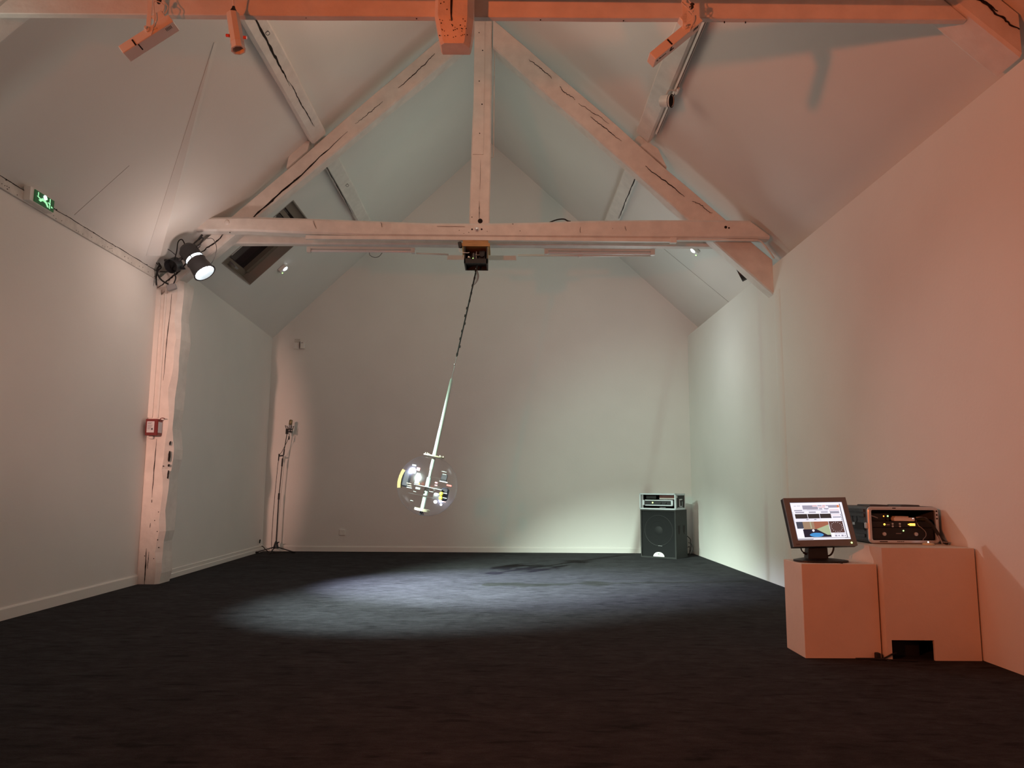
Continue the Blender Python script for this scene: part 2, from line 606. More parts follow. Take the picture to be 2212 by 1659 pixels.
GE = 0.006      # the window lining stands this far inside the cut edge
slabL(-4.75, RX, FRONT, WY0 - GE)
slabL(-4.75, RX, WY1 + GE, BACK)
slabL(-4.75, WX0 - GE, WY0 - GE, WY1 + GE)
slabL(WX1 + GE, RX, WY0 - GE, WY1 + GE)
P = [V((RX, FRONT, RZ)), V((3.85, FRONT, zR(3.85))), V((3.85, BACK, zR(3.85))), V((RX, BACK, RZ))]
ce.loft([P, [p + nRv * TH for p in P]])
ceiling = structure(ce, 'ceiling', 'ceiling_paint')
# board joints in the ceiling
j = MB()


def jointL(xa, ya, xb, yb, wd):
    a, b = V((xa, ya, zL(xa))), V((xb, yb, zL(xb)))
    d = (b - a).normalized()
    s = d.cross(nLv).normalized()
    j.loft([[p - s * wd - nLv * 0.002, p + s * wd - nLv * 0.002, p + s * wd + nLv * 0.01, p - s * wd + nLv * 0.01] for p in (a, b)])


def jointR(xa, ya, xb, yb, wd):
    a, b = V((xa, ya, zR(xa))), V((xb, yb, zR(xb)))
    d = (b - a).normalized()
    s = d.cross(nRv).normalized()
    j.loft([[p - s * wd - nRv * 0.002, p + s * wd - nRv * 0.002, p + s * wd + nRv * 0.01, p - s * wd + nRv * 0.01] for p in (a, b)])


jointL(-4.38, 7.33, -3.85, 7.30, 0.0012)
jointR(3.70, 11.80, 2.35, 11.98, 0.006)
j.build('board_joint', 'joint_grey', ceiling)
h = MB()
for (x, y, r) in ((3.27, 4.98, 0.026), (3.20, 4.93, 0.018), (3.32, 4.88, 0.022)):
    h.lathe(V((x, y, zR(x))) - nRv * 0.004, nRv, [(0, r), (0.01, r)], 9)
h.build('hole', 'crack_dark', ceiling)

# timber plate along the top of the left wall
tp = MB()
timber(tp, (-4.385, FRONT, 3.835), (-4.385, FRONT, 3.72), (-4.385, 9.22, 3.815), (-4.385, 9.22, 3.715), (-0.2, 0, 0), 60, 0.004, 0.004, seed=5)
rnd = random.Random(4)
for k in range(40):
    y = rnd.uniform(6.2, 9.1)
    z = rnd.choice((3.735, 3.755, 3.81)) + rnd.uniform(-0.01, 0.01)
    tp.lathe(V((-4.39, y, z)), V((1, 0, 0)), [(0, rnd.uniform(0.003, 0.008)), (0.010, 0.003)], 7, 1)
for k in range(9):
    y0 = 6.2 + k * 0.33
    crack(tp, (-4.383, y0, 3.815 - 0.003 * (k % 3)), (-4.383, y0 + 0.36, 3.812), (1, 0, 0), 0.005, 1, seed=k, jit=0.002)
structure(tp, 'trim_1', ['plate_paint', 'crack_dark'], 'painted timber wall plate along the top of the left wall')

# slim timber let into the left ceiling slope, running diagonally down to the plate
tr = MB()
a, b = V((-2.83, 6.72, zL(-2.83))), V((-4.34, 8.80, zL(-4.34)))
d = (b - a).normalized()
s = d.cross(nLv).normalized()
if s.y > 0:
    s = -s
tr.loft([[a - nLv * 0.006, a - s * 0.05, a - s * 0.05 + nLv * 0.05, a + nLv * 0.05],
         [b + s * 0.02 - nLv * 0.002, b - s * 0.14 - nLv * 0.055, b - s * 0.14 + nLv * 0.05, b + s * 0.02 + nLv * 0.05]])
structure(tr, 'trim_2', 'ceiling_paint', 'slim painted timber let diagonally into the left ceiling slope')

# skirting boards
sk = MB()
for (y0, y1, x0, x1) in ((FRONT, 9.235, -4.40, -4.405),):
    prof = [(0, 0), (0.016, 0), (0.016, 0.095), (0.010, 0.108), (0, 0.110)]
    sk.loft([[V((x0 + a, y0, b)) for a, b in prof], [V((x1 + a, y1, b)) for a, b in prof]])
structure(sk, 'baseboard_left', 'skirting_paint')
sk = MB()
prof = [(0, 0), (0.030, 0), (0.030, 0.055), (0.014, 0.062), (0.014, 0.105), (0.008, 0.112), (0, 0.112)]
sk.loft([[V((-4.262 + a, 9.58, b)) for a, b in prof], [V((-4.373 + a, BACK, b)) for a, b in prof]])
structure(sk, 'baseboard_left_rear', 'skirting_paint')
sk = MB()
prof = [(0, 0), (0.016, 0), (0.016, 0.078), (0.010, 0.084), (0.010, 0.092), (0, 0.096)]
sk.loft([[V((-4.36, BACK - a, b)) for a, b in prof], [V((XR, BACK - a, b)) for a, b in prof]])
structure(sk, 'baseboard_back', 'skirting_paint')

# roof window in the left slope beyond the truss
win = bpy.data.objects.new('window_1', None)
C.objects.link(win)
win.location = (WX0, WY0, zL(WX0))
win['kind'] = 'structure'
win['label'] = 'dark roof window in the left slope behind the truss'


def wp(x, y, hgt):
    return V((x, y, zL(x))) + nLv * hgt


q = [(WX0, WY0), (WX1, WY0), (WX1, WY1), (WX0, WY1)]
ln = MB()
rin = [wp(x, y, -0.004) for x, y in q]
rout = [wp(x, y, 0.26) for x, y in q]
e = 0.012
rin2 = [wp(x, y, -0.004) for x, y in ((WX0 - e, WY0 - e), (WX1 + e, WY0 - e), (WX1 + e, WY1 + e), (WX0 - e, WY1 + e))]
rout2 = [wp(x, y, 0.26) for x, y in ((WX0 - e, WY0 - e), (WX1 + e, WY0 - e), (WX1 + e, WY1 + e), (WX0 - e, WY1 + e))]
ln.loft([rin2, rin, rout, rout2], 0, False)
ln.build('lining', 'window_lining', win)
fr = MB()


def wbar(x0, x1, y0, y1, h0, h1, mi=0):
    P = [wp(x0, y0, h0), wp(x1, y0, h0), wp(x1, y1, h0), wp(x0, y1, h0)]
    fr.loft([P, [p + nLv * (h1 - h0) for p in P]], mi)


wbar(WX0, WX0 + 0.07, WY0, WY1, 0.17, 0.27)
wbar(WX1 - 0.09, WX1, WY0, WY1, 0.10, 0.27)
wbar(WX0 + 0.07, WX1 - 0.09, WY0, WY0 + 0.06, 0.17, 0.27)
wbar(WX0 + 0.07, WX1 - 0.09, WY1 - 0.10, WY1, 0.15, 0.27)
wbar(WX1 - 0.17, WX1 - 0.12, WY0 + 0.2, WY1 - 0.2, 0.12, 0.15)
fr.build('window_frame', 'window_frame_metal', win)
fr = MB()
wbar(WX0 + 0.05, WX1 - 0.08, WY0 + 0.05, WY1 - 0.09, 0.22, 0.235)
fr.build('pane', 'window_blind_dark', win)
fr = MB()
fr.cyl(wp(WX0 + 0.10, WY0 + 0.42, 0.20), wp(WX1 - 0.22, WY0 + 0.42, 0.20), 0.010, n=10)  # white bar standing in for a lamp's reflection in the pane
fr.build('pane_glint_bar', 'white_enamel', win)
fr = MB()
wbar(WX0 + 0.03, WX0 + 0.05, WY0 + 0.48, WY0 + 0.60, 0.06, 0.17)
fr.build('latch', 'grey_plastic', win)

# ------------------------------------------------------------------ timbers
FY = 9.24
TB = ['timber_paint', 'crack_dark']

po = MB()
# post rings from floor to top, slightly waney right arris
rings = []
rnd = random.Random(8)
for i in range(31):
    z = 3.72 * i / 30
    xr = -4.135 + 0.045 * (z / 3.7) + 0.010 * math.sin(z * 5.1) + 0.006 * math.sin(z * 13) - (0.02 if z < 0.5 else 0)
    xl = -4.400 - 0.032 * (z < 9)
    c = 0.035 + 0.02 * math.sin(z * 3.3) ** 2 + 0.012 * rnd.random()
    if 1.35 < z < 1.75:
        c += 0.02
    yb = 9.56
    def zt_(x):
        return min(z, 3.452 + 0.905 * (x + 4.435))
    rings.append([V((xl, FY, zt_(xl))), V((xr - c, FY, zt_(xr - c))), V((xr, FY + c * 1.1, zt_(xr))), V((xr + 0.012 * math.sin(z * 9), yb, zt_(xr))), V((xl, yb, zt_(xl)))])
po.loft(rings)
n_ = (0, -1, 0)
crack(po, (-4.31, FY, 0.0), (-4.315, FY, 0.42), n_, 0.014, seed=2, jit=0.002)
crack(po, (-4.285, FY, 0.18), (-4.285, FY, 0.38), n_, 0.006, seed=3, jit=0.002)
crack(po, (-4.29, FY, 1.02), (-4.285, FY, 1.73), n_, 0.010, seed=4, jit=0.002)
crack(po, (-4.29, FY, 0.96), (-4.29, FY, 1.0), n_, 0.010, seed=5, jit=0.001)
crack(po, (-4.29, FY, 0.66), (-4.287, FY, 0.72), n_, 0.006, seed=6, jit=0.001)
crack(po, (-4.25, FY, 2.45), (-4.215, FY, 3.55), n_, 0.008, seed=7, jit=0.003)
for (x, z) in ((-4.20, .62), (-4.19, .52), (-4.17, .43), (-4.22, .30), (-4.20, .85), (-4.18, 1.4), (-4.24, .75), (-4.33, .33)):
    po.lathe(V((x, FY + 0.002, z)), V(n_), [(0, 0.008), (0.004, 0.005)], 7, 1)
sx = V((0.75, -0.65, 0)).normalized()
for (z, l, wd) in ((1.52, .13, .022), (1.41, .03, .016), (1.30, .10, .012), (1.68, .05, .01)):
    crack(po, (-4.128, 9.262, z - l / 2), (-4.124, 9.262, z + l / 2), sx, wd, seed=int(z * 100), seg=6, jit=0.002, lift=0.012)
solo(po, 'timber_post', TB, 'white painted timber post standing against the left wall, with long dark cracks', 'post')

# rafters of the farther truss
RFY, RFD = 9.245, 0.20


def rafter(name, pts, y, dep, seed, label, cracks, group='sloping rafters of the two roof trusses'):
    mb = MB()
    (a, b, c, d) = pts
    timber(mb, (a[0], y, a[1]), (b[0], y, b[1]), (c[0], y, c[1]), (d[0], y, d[1]), (0, dep, 0), 26, 0.009, 0.02, seed=seed)
    for i, (p, q, wd) in enumerate(cracks):
        crack(mb, (p[0], y - 0.004, p[1]), (q[0], y - 0.004, q[1]), (0, -1, 0), wd, seed=seed * 10 + i, seg=24, jit=0.010)
    return solo(mb, name, TB, label, 'beam', group)


def lup(x):
    return 4.55 + 0.944 * (x + 3.554)


def llo(x):
    return 4.541 + 0.944 * (x + 3.132) - 0.01


rafter('rafter', ((-4.435, lup(-4.435)), (-4.435, 3.46), (-0.505, lup(-0.505)), (-0.505, llo(-0.505))), RFY, RFD, 11,
       'far truss rafter rising from the left post, a long black crack along it',
       [((-3.48, 4.33), (-2.10, 5.72), 0.020), ((-3.30, 4.50), (-2.75, 5.06), 0.010), ((-2.0, 5.82), (-1.65, 6.13), 0.008),
        ((-1.45, 6.32), (-0.98, 6.80), 0.008), ((-4.40, 3.62), (-3.98, 4.02), 0.018), ((-3.9, 4.08), (-3.6, 4.36), 0.016)])


def rup(x):
    return 4.586 - 0.910 * (x - 2.771)


def rlo(x):
    return 4.582 - 0.930 * (x - 2.276)


rafter('rafter', ((3.345, rup(3.345)), (3.345, 3.60), (-0.225, rup(-0.225)), (-0.225, rlo(-0.225))), RFY, RFD, 12,
       'white painted rafter of the far truss coming down to the right wall',
       [((0.25, 6.74), (0.55, 6.48), 0.008), ((0.65, 6.36), (0.85, 6.18), 0.007), ((1.05, 5.95), (1.45, 5.62), 0.008),
        ((1.75, 5.28), (2.25, 4.88), 0.010), ((2.35, 4.82), (2.6, 4.66), 0.006), ((0.9, 6.14), (1.3, 5.86), 0.005)])

# pair of collar beams of the farther truss
cb = MB()
segs = [(-3.93, 4.39, 4.325), (-3.80, 4.50, 4.32), (-3.3, 4.515, 4.325), (-2.6, 4.50, 4.30), (-1.8, 4.475, 4.275), (-1.0, 4.45, 4.272), (-0.3, 4.452, 4.272),
        (0.3, 4.47, 4.272), (1.0, 4.50, 4.275), (1.8, 4.515, 4.275), (2.5, 4.52, 4.28), (3.04, 4.52, 4.285), (3.27, 4.34, 4.275)]
rings = []
CY0, CY1 = 9.09, 9.24
for x, zt, zb in segs:
    c = 0.022
    rings.append([V((x, CY0, zb + c)), V((x, CY0, zt - c * 1.5)), V((x, CY0 + c * 1.5, zt)), V((x, CY1, zt)), V((x, CY1, zb)), V((x, CY0 + c, zb))])
cb.loft(rings)
for i, (p, q, wd) in enumerate([((0.9, 4.41), (0.9, 4.33), 0.004), ((1.45, 4.42), (1.46, 4.36), 0.004), ((-2.45, 4.46), (-2.40, 4.36), 0.004),
                                ((-0.9, 4.40), (-0.55, 4.397), 0.003), ((-1.6, 4.45), (-1.58, 4.38), 0.004)]):
    crack(cb, (p[0], CY0 - 0.002, p[1]), (q[0], CY0 - 0.002, q[1]), (0, -1, 0), wd, seed=70 + i, seg=6)
dots(cb, [(-0.46, CY0, 4.365, .012), (-0.34, CY0, 4.367, .012), (2.72, CY0, 4.42, .02), (2.76, CY0, 4.41, .012), (-0.62, CY0, 4.35, .005), (0.14, CY0, 4.35, .005),
          (-0.50, CY0, 4.325, .005), (-0.56, CY0, 4.31, .004), (1.3, CY0, 4.39, .004), (-0.27, CY0, 4.34, .004), (0.05, CY0, 4.44, .005),
          (-3.48, CY0, 4.30, .006)], (0, -1, 0), 0.01)
cbo = solo(cb, 'collar_beam', TB, 'front collar beam of the far truss, carrying the black motor box at its middle', 'beam', 'collar beams of the trusses')
bo = MB()
bo.lathe((-0.40, CY0 + 0.005, 4.365), (0, -1, 0), [(0, 0.030), (0.012, 0.030), (0.014, 0.018), (0.045, 0.018), (0.048, 0.012)], 6)
bo.build('bolt', 'aluminium', cbo)
bo = MB()
bo.lathe((-3.52, CY0 + 0.005, 4.43), (0, -1, 0), [(0, 0.034), (0.006, 0.034), (0.020, 0.022), (0.022, 0.004)], 8)
bo.build('bolt', 'timber_paint', cbo)

cb = MB()
timber(cb, (-3.78, 9.45, 4.44), (-3.78, 9.45, 4.28), (3.05, 9.45, 4.46), (3.05, 9.45, 4.29), (0, 0.14, 0), 20, 0.006, 0.015, seed=21)
solo(cb, 'collar_beam', TB, 'rear collar beam of the far truss, seen just beneath and behind the front one', 'beam', 'collar beams of the trusses')

# king post of the farther truss
kp = MB()
timber(kp, (-0.505, 9.245, 4.43), (-0.245, 9.245, 4.43), (-0.455, 9.245, 7.55), (-0.235, 9.245, 7.55), (0, 0.19, 0), 18, 0.006, 0.014, seed=31)
kp.box(-0.470, -0.335, 9.228, 9.25, 5.42, 7.5)
crack(kp, (-0.375, 9.243, 4.55), (-0.382, 9.243, 4.80), (0, -1, 0), 0.008, seed=32, jit=0.002)
crack(kp, (-0.375, 9.243, 4.95), (-0.372, 9.243, 5.35), (0, -1, 0), 0.003, seed=33, jit=0.002)
crack(kp, (-0.49, 9.243, 4.475), (-0.27, 9.243, 4.475), (0, -1, 0), 0.010, seed=34, jit=0.002)
dots(kp, [(-0.365, 9.241, 4.53, .034), (-0.385, 9.226, 5.70, .007), (-0.40, 9.226, 6.42, .008), (-0.36, 9.226, 6.1, .009), (-0.41, 9.226, 7.1, .007), (-0.36, 9.226, 6.85, .008),
          (-0.47, 9.241, 4.58, .006)], (0, -1, 0), 0.01)
solo(kp, 'king_post', TB, 'upright king post at the middle of the far truss, rusty bolt hole at its foot', 'post')
cd = MB()
cd.tube([(-0.205, 9.30, 7.4), (-0.205, 9.30, 5.44), (-0.206, 9.32, 5.42), (-0.24, 9.33, 5.42)], 0.007, 6, sub=1)
solo(cd, 'conduit', 'plate_paint', 'thin painted pipe running down the right side of the far king post', 'pipe')

# near truss overhead
NY = 4.60
cb = MB()
timber(cb, (-3.20, NY, 4.45), (-3.40, NY, 4.245), (2.83, NY, 4.45), (3.02, NY, 4.268), (0, 0.055, 0), 40, 0.003, 0.006, seed=41)
for (x, z) in ((1.42, 4.262), (1.42, 4.256), (1.56, 4.262), (1.56, 4.256), (0.20, 4.262), (-0.62, 4.262), (0.75, 4.262), (-1.35, 4.262), (-1.87, 4.262), (-2.7, 4.262)):
    cb.lathe(V((x, NY + 0.025, z - 0.008)), V((0, 0, -1)), [(0, 0.005), (0.004, 0.004)], 6, 1)
solo(cb, 'collar_beam', TB, 'collar beam of the near truss across the top of the view, lit orange', 'beam', 'collar beams of the trusses')
rafter('rafter', ((3.342, 4.31), (3.342, 3.995), (-0.225, 7.55), (-0.225, 7.24)), NY - 0.03, 0.27, 13,
       'near truss rafter in the upper right corner, orange lit, with a black split',
       [((2.85, 4.60), (3.20, 4.30), 0.020), ((3.02, 4.44), (3.33, 4.17), 0.014), ((2.6, 4.86), (2.95, 4.54), 0.016)])
rafter('rafter', ((-4.38, 3.80), (-4.38, 3.34), (-0.49, 7.49), (-0.49, 7.03)), NY - 0.03, 0.27, 14,
       'rafter of the near truss, only its edge showing in the upper left corner', [((-3.3, 4.6), (-2.9, 5.0), 0.012)])
kp = MB()
rings = []
for (z, x0, x1, y0) in ((3.985, -0.440, -0.262, 4.47), (4.00, -0.450, -0.255, 4.462), (4.10, -0.470, -0.240, 4.418), (4.13, -0.478, -0.236, 4.402), (4.6, -0.478, -0.236, 4.40), (5.5, -0.47, -0.24, 4.40),
                        (7.45, -0.47, -0.24, 4.40)):
    c = 0.022
    rings.append([V((x0, y0 + c, z)), V((x0 + c, y0, z)), V((x1 - c * 1.6, y0, z)), V((x1, y0 + c * 2.2, z)), V((x1, 4.60, z)), V((x0, 4.60, z))])
kp.loft(rings)
crack(kp, (-0.372, 4.402, 4.10), (-0.372, 4.402, 4.75), (0, -1, 0), 0.022, seed=51, jit=0.001)
rnd = random.Random(77)
for k in range(34):
    x, z = rnd.uniform(-0.45, -0.27), rnd.triangular(4.0, 4.13, 4.06)
    yk = 4.462 - (z - 4.0) * 0.44
    kp.lathe(V((x, yk + 0.003, z)), V((0, -0.9, -0.4)), [(0, 0.0035), (0.006, rnd.uniform(0.002, 0.0038))], 6, 1)
for (x, z) in ((-0.43, 4.30), (-0.41, 4.26), (-0.42, 4.22), (-0.44, 4.21), (-0.40, 4.17), (-0.41, 4.31)):
    kp.lathe(V((x, 4.403, z)), V((0, -1, 0)), [(0, 0.0035), (0.006, 0.003)], 6, 1)
solo(kp, 'king_post', ['pierced_timber_paint', 'crack_dark'], 'squared king post end hanging at top centre, split and full of nail holes', 'post')
rl = MB()
rl.box(-3.2, 2.7, 4.36, 4.40, 4.160 + 0.105, 4.295 + 0.03)
solo(rl, 'lighting_track', 'white_enamel', 'straight white lamp track along the front of the near truss', 'track')

# purlins between the trusses and on to the back wall
PC = V((-2.525, 0, 5.525))
upL = V((1, 0, 0.97)).normalized()
upR = V((-1, 0, 0.92)).normalized()


def purlin(name, c, up, out, y0, y1, seed, label, crk, wd=0.235, th=0.105):
    mb = MB()
    a0, a1 = V((c.x, y0, c.z)), V((c.x, y1, c.z))
    timber(mb, a0 + up * wd, a0, a1 + up * wd, a1, out * th, 20, 0.006, 0.022, seed=seed)
    for i, (t0, t1, u0, u1, wc) in enumerate(crk):
        n = -out
        crack(mb, V((c.x, t0, c.z)) + up * u0, V((c.x, t1, c.z)) + up * u1, n, wc, seed=seed * 7 + i, seg=30, jit=0.006)
    return solo(mb, name, TB, label, 'beam', 'purlins under the roof slopes')


purlin('purlin', PC, upL, nLv, 4.85, 9.22, 61, 'left purlin between the trusses, long open black crack along its underside',
       [(6.5, 7.9, 0.125, 0.105, 0.030), (7.8, 8.9, 0.11, 0.13, 0.012), (4.9, 6.5, 0.14, 0.125, 0.02)])
purlin('purlin', PC + V((0.0, 0, 0)), upL, nLv, 9.46, BACK, 62, 'left purlin beyond the far truss, running on to the back wall', [(9.7, 11.8, 0.0, 0.002, 0.010)])
PR_ = V((1.80, 0, 5.585))
purlin('purlin', PR_, upR, nRv, 4.85, 9.22, 63, 'right purlin between the trusses, the one that carries a lamp track', [(5.5, 6.4, 0.18, 0.19, 0.006)])
purlin('purlin', PR_ + V((0.02, 0, -0.01)), upR, nRv, 9.46, BACK, 64, 'right purlin beyond the far truss, running on to the back wall', [(9.7, 12.0, 0.0, 0.002, 0.012)])

cl = MB()
cl.prism([(-2.60, 9.235, lup(-2.60) + 0.004), (-2.86, 9.235, lup(-2.86) + 0.004), (-2.84, 9.235, lup(-2.84) + 0.13), (-2.67, 9.235, lup(-2.67) + 0.21), (-2.575, 9.235, lup(-2.575) + 0.10)], (0, 0.18, 0))
solo(cl, 'purlin_block', 'timber_paint', 'small wooden block on the left rafter holding up the purlin', 'block', 'blocks that prop the purlins')
cl = MB()
cl.prism([(1.70, 9.235, rup(1.70) + 0.004), (2.03, 9.235, rup(2.03) + 0.004), (1.92, 9.235, rup(1.92) + 0.16), (1.80, 9.235, rup(1.80) + 0.13)], (0, 0.18, 0))
solo(cl, 'purlin_block', 'timber_paint', 'small wedge-shaped wooden block on the right rafter holding up the purlin', 'block', 'blocks that prop the purlins')

# lamp track on the side of the right purlin, with one small round lamp
tk = MB()
sideR = V((0.92, 0, 1)).normalized()
dR = V((1, 0, -0.92)).normalized()
o0 = PR_ + dR * 0.022 + sideR * 0.045
for (u0, u1, s0, s1, mi) in ((0, 0.022, -0.025, 0.030, 0), (0.018, 0.0235, -0.012, 0.004, 1), (-0.022, 0.004, 0.042, 0.058, 0)):
    A = [V((o0.x, y, o0.z)) + dR * u + sideR * sd for y in (5.2, 8.95) for (u, sd) in ((u0, s0), (u1, s0), (u1, s1), (u0, s1))]
    tk.loft([A[:4], A[4:]], mi)
solo(tk, 'lamp_track', ['white_enamel', 'crack_dark'], 'grooved white lamp track fixed to the side of the right purlin', 'track')
tl = thing('track_lamp', (1.84, 7.9, 5.60), 'small round white lamp hanging from the track on the right purlin', 'lamp')
b_ = MB()
b_.obox((1.873, 7.9, 5.575), (0, 1, 0), dR, sideR, 0.11, 0.03, 0.035, cham=0.004)
b_.tube([(1.865, 7.9, 5.57), (1.80, 7.86, 5.56), (1.755, 7.84, 5.54), (1.735, 7.84, 5.50)], 0.010, 8)
b_.build('arm', 'white_plastic', tl)
hd = V((0.80, -0.50, -0.22)).normalized()
hb = V((1.735, 7.84, 5.42))
b_ = MB()
b_.lathe(hb - hd * 0.075, hd, [(0, 0.045), (0.012, 0.062), (0.09, 0.068), (0.10, 0.070), (0.135, 0.070), (0.138, 0.060), (0.11, 0.055), (0.108, 0.003)], 28)
b_.build('head', 'white_plastic', tl)
b_ = MB()
b_.lathe(hb + hd * 0.034, hd, [(0, 0.0715), (0.006, 0.0715)], 28)
b_.lathe(hb + hd * 0.056, hd, [(0, 0.0715), (0.006, 0.0715), (0.008, 0.060), (0.0, 0.060)], 28)
b_.build('ring', 'crack_dark', tl)
b_ = MB()
b_.lathe(hb + hd * 0.036, hd, [(0, 0.052), (0.004, 0.020), (0.012, 0.015), (0.014, 0.002)], 20)
b_.build('lens', 'aluminium', tl)

for (x, y, lab) in ((-2.40, 6.95, 'small ring hook under the left purlin, just below the top beam'), (-2.41, 10.75, 'small ring hook under the left purlin beyond the far truss')):
    hk = MB()
    q0 = PC + upL * ((x - PC.x) / upL.x)
    pts = [V((x, y, q0.z + 0.01)), V((x, y, q0.z - 0.010))]
    for k in range(13):
        an = math.pi / 2 + 2 * math.pi * k / 12
        pts.append(V((x + 0.020 * math.cos(an), y, q0.z - 0.030 + 0.020 * math.sin(an))))
    hk.tube(pts, 0.003, 6, sub=1)
    solo(hk, 'ring_hook', 'fluff_grey', lab, 'hook', 'ring hooks under the left purlins')

# ------------------------------------------------------------------ lamps hung on the near truss


def gallery_lamp(a, b, arm_x, label, seed, marks):
    """slim box projector whose axis runs from a (nose) to b (tail)"""
    a, b = V(a), V(b)
    ax = (b - a).normalized()
    fy = V((0, -1, 0))
    dn = ax.cross(fy).normalized()
    if dn.z > 0:
        dn = -dn
    c = (a + b) / 2
    L = (b - a).length
    root = thing('gallery_lamp', (arm_x, 4.46, 4.27), label, 'lamp', 'box-shaped lamps on the near truss')
    # a..b is the arris between front face and underside
    mb = MB()
    cen = c - fy * 0.05 - dn * 0.030
    mb.obox(cen, dn, fy, ax, 0.060, 0.100, L, 0, 0.003)
    body = mb.build('housing', 'white_enamel', root)
    for (t, u, lw, lh, face) in marks:
        mk = MB()
        p = a + ax * t
        if face == 0:
            mk.obox(p - dn * u, ax, dn, fy, lw, lh, 0.004, 0)
        else:
            mk.obox(p - fy * u, ax, fy, dn, lw, lh, 0.004, 0)
        mk.build('slot', 'crack_dark', body)
    tb = MB()
    tb.obox(b - ax * 0.06 - dn * 0.085 - fy * 0.035, dn, fy, ax, 0.065, 0.06, 0.075, 0, 0.004)
    tb.build('driver_box', 'white_enamel', root)
    ar = MB()
    az = (a + ax * ((arm_x - a.x) / ax.x)).z
    ar.box(arm_x - 0.014, arm_x + 0.014, 4.425, 4.433, az + 0.03, 4.36)
    ar.build('arm', 'white_enamel', root)
    kn = MB()
    kn.lathe((arm_x, 4.438, az + 0.055), (0, -1, 0), [(0, 0.018), (0.03, 0.018), (0.032, 0.008), (0.05, 0.008)], 8)
    kn.build('knob', 'white_enamel', root)
    kn = MB()
    kn.obox((arm_x + 0.035, 4.42, az + 0.06), (1, 0, 0.3), (0, 1, 0), (-0.3, 0, 1), 0.05, 0.012, 0.012)
    kn.build('bracket', 'white_enamel', root)
    cb_ = MB()
    s = b - ax * 0.05 - dn * 0.10 - fy * 0.03
    cb_.tube([s, s + V((0.03, -0.02, 0.06)), s + V((-0.03, -0.03, 0.08)), (arm_x + 0.05, 4.40, az + 0.12), (arm_x + 0.025, 4.42, az + 0.02)], 0.0035, 6)
    cb_.tube([s + V((0.02, 0, 0.0)), s + V((0.055, -0.02, 0.05)), s + V((0.02, -0.02, 0.10)), (arm_x + 0.04, 4.42, 4.31)], 0.0035, 6)
    cb_.build('cord', 'timber_paint', root)
    pl = MB()
    pl.lathe((arm_x + 0.045, 4.44, 4.215), (0.3, -0.2, 1), [(0, 0.006), (0.01, 0.014), (0.035, 0.014), (0.04, 0.006)], 8)
    pl.build('plug', 'black_plastic', root)
    return root


gallery_lamp((-2.425, 4.42, 3.865), (-2.125, 4.42, 4.085), -2.282,
             'tilted white box lamp lit orange, hanging from the near truss on the left', 1,
             [(0.095, 0.022, 0.010, 0.045, 0), (0.11, 0.035, 0.008, 0.060, 1)] + [(0.305 + 0.009 * k, 0.030, 0.003, 0.026, 1) for k in range(5)])
gallery_lamp((0.918, 4.42, 3.858), (1.222, 4.42, 4.125), 1.106,
             'tilted white box lamp lit orange, hanging from the near truss on the right', 2,
             [(0.145, 0.030, 0.010, 0.045, 0), (0.135, 0.028, 0.010, 0.040, 1), (0.150, 0.050, 0.030, 0.012, 1), (0.07, 0.035, 0.05, 0.004, 1), (0.02, 0.035, 0.010, 0.010, 1), (0.04, 0.03, 0.009, 0.009, 1)]
             + [(0.335 + 0.011 * k, 0.030, 0.004, 0.030, 1) for k in range(4)])

cs = thing('cylinder_lamp', (-1.755, 4.46, 4.27), 'upright octagonal lamp with a clear lower end, hanging near the upper left', 'lamp')
mb = MB()
A0, A1 = V((-1.770, 4.46, 4.165)), V((-1.722, 4.44, 3.955))
mb.lathe(A0, A1 - A0, [(0, 0.022), (0.02, 0.040), (0.98, 0.044), (1.0, 0.044)], 8, 0, True, True, smooth=False)
mb.build('housing', 'white_enamel', cs)
mb = MB()
mb.lathe(A1, A1 - A0, [(0, 0.042), (0.20, 0.044)], 8, 0, False, True, smooth=False)
mb.build('diffuser', 'tube_glass', cs)
mb = MB()
A2 = A1 + (A1 - A0) * 0.20
mb.lathe(A2, A1 - A0, [(0, 0.046), (0.05, 0.046), (0.05, 0.036), (0.0, 0.036)], 8, 0, False, True, smooth=False)
mb.build('rim', 'white_enamel', cs)
mb = MB()
mb.lathe(A1 - V((0.045, 0.02, 0.0)) + V((0, 0, 0.035)), (-1, 0, 0.1), [(0, 0.010), (0.02, 0.010)], 10)
mb.build('knob', 'red_component', cs)
mb = MB()
mb.lathe(A1 + V((0.045, -0.02, 0.0)) + V((0, 0, 0.025)), (1, 0, -0.1), [(0, 0.010), (0.02, 0.010)], 10)
mb.build('knob', 'red_component', cs)
mb = MB()
mb.lathe((-1.768, 4.465, 4.16), (0, 0, 1), [(0, 0.018), (0.03, 0.020), (0.045, 0.012), (0.06, 0.008)], 12)
mb.build('lamp_holder', 'black_plastic', cs)
mb = MB()
mb.cyl((-1.768, 4.465, 4.215), (-1.768, 4.43, 4.30), 0.006)
mb.build('cord', 'white_plastic', cs)

# ------------------------------------------------------------------ black stage lamps


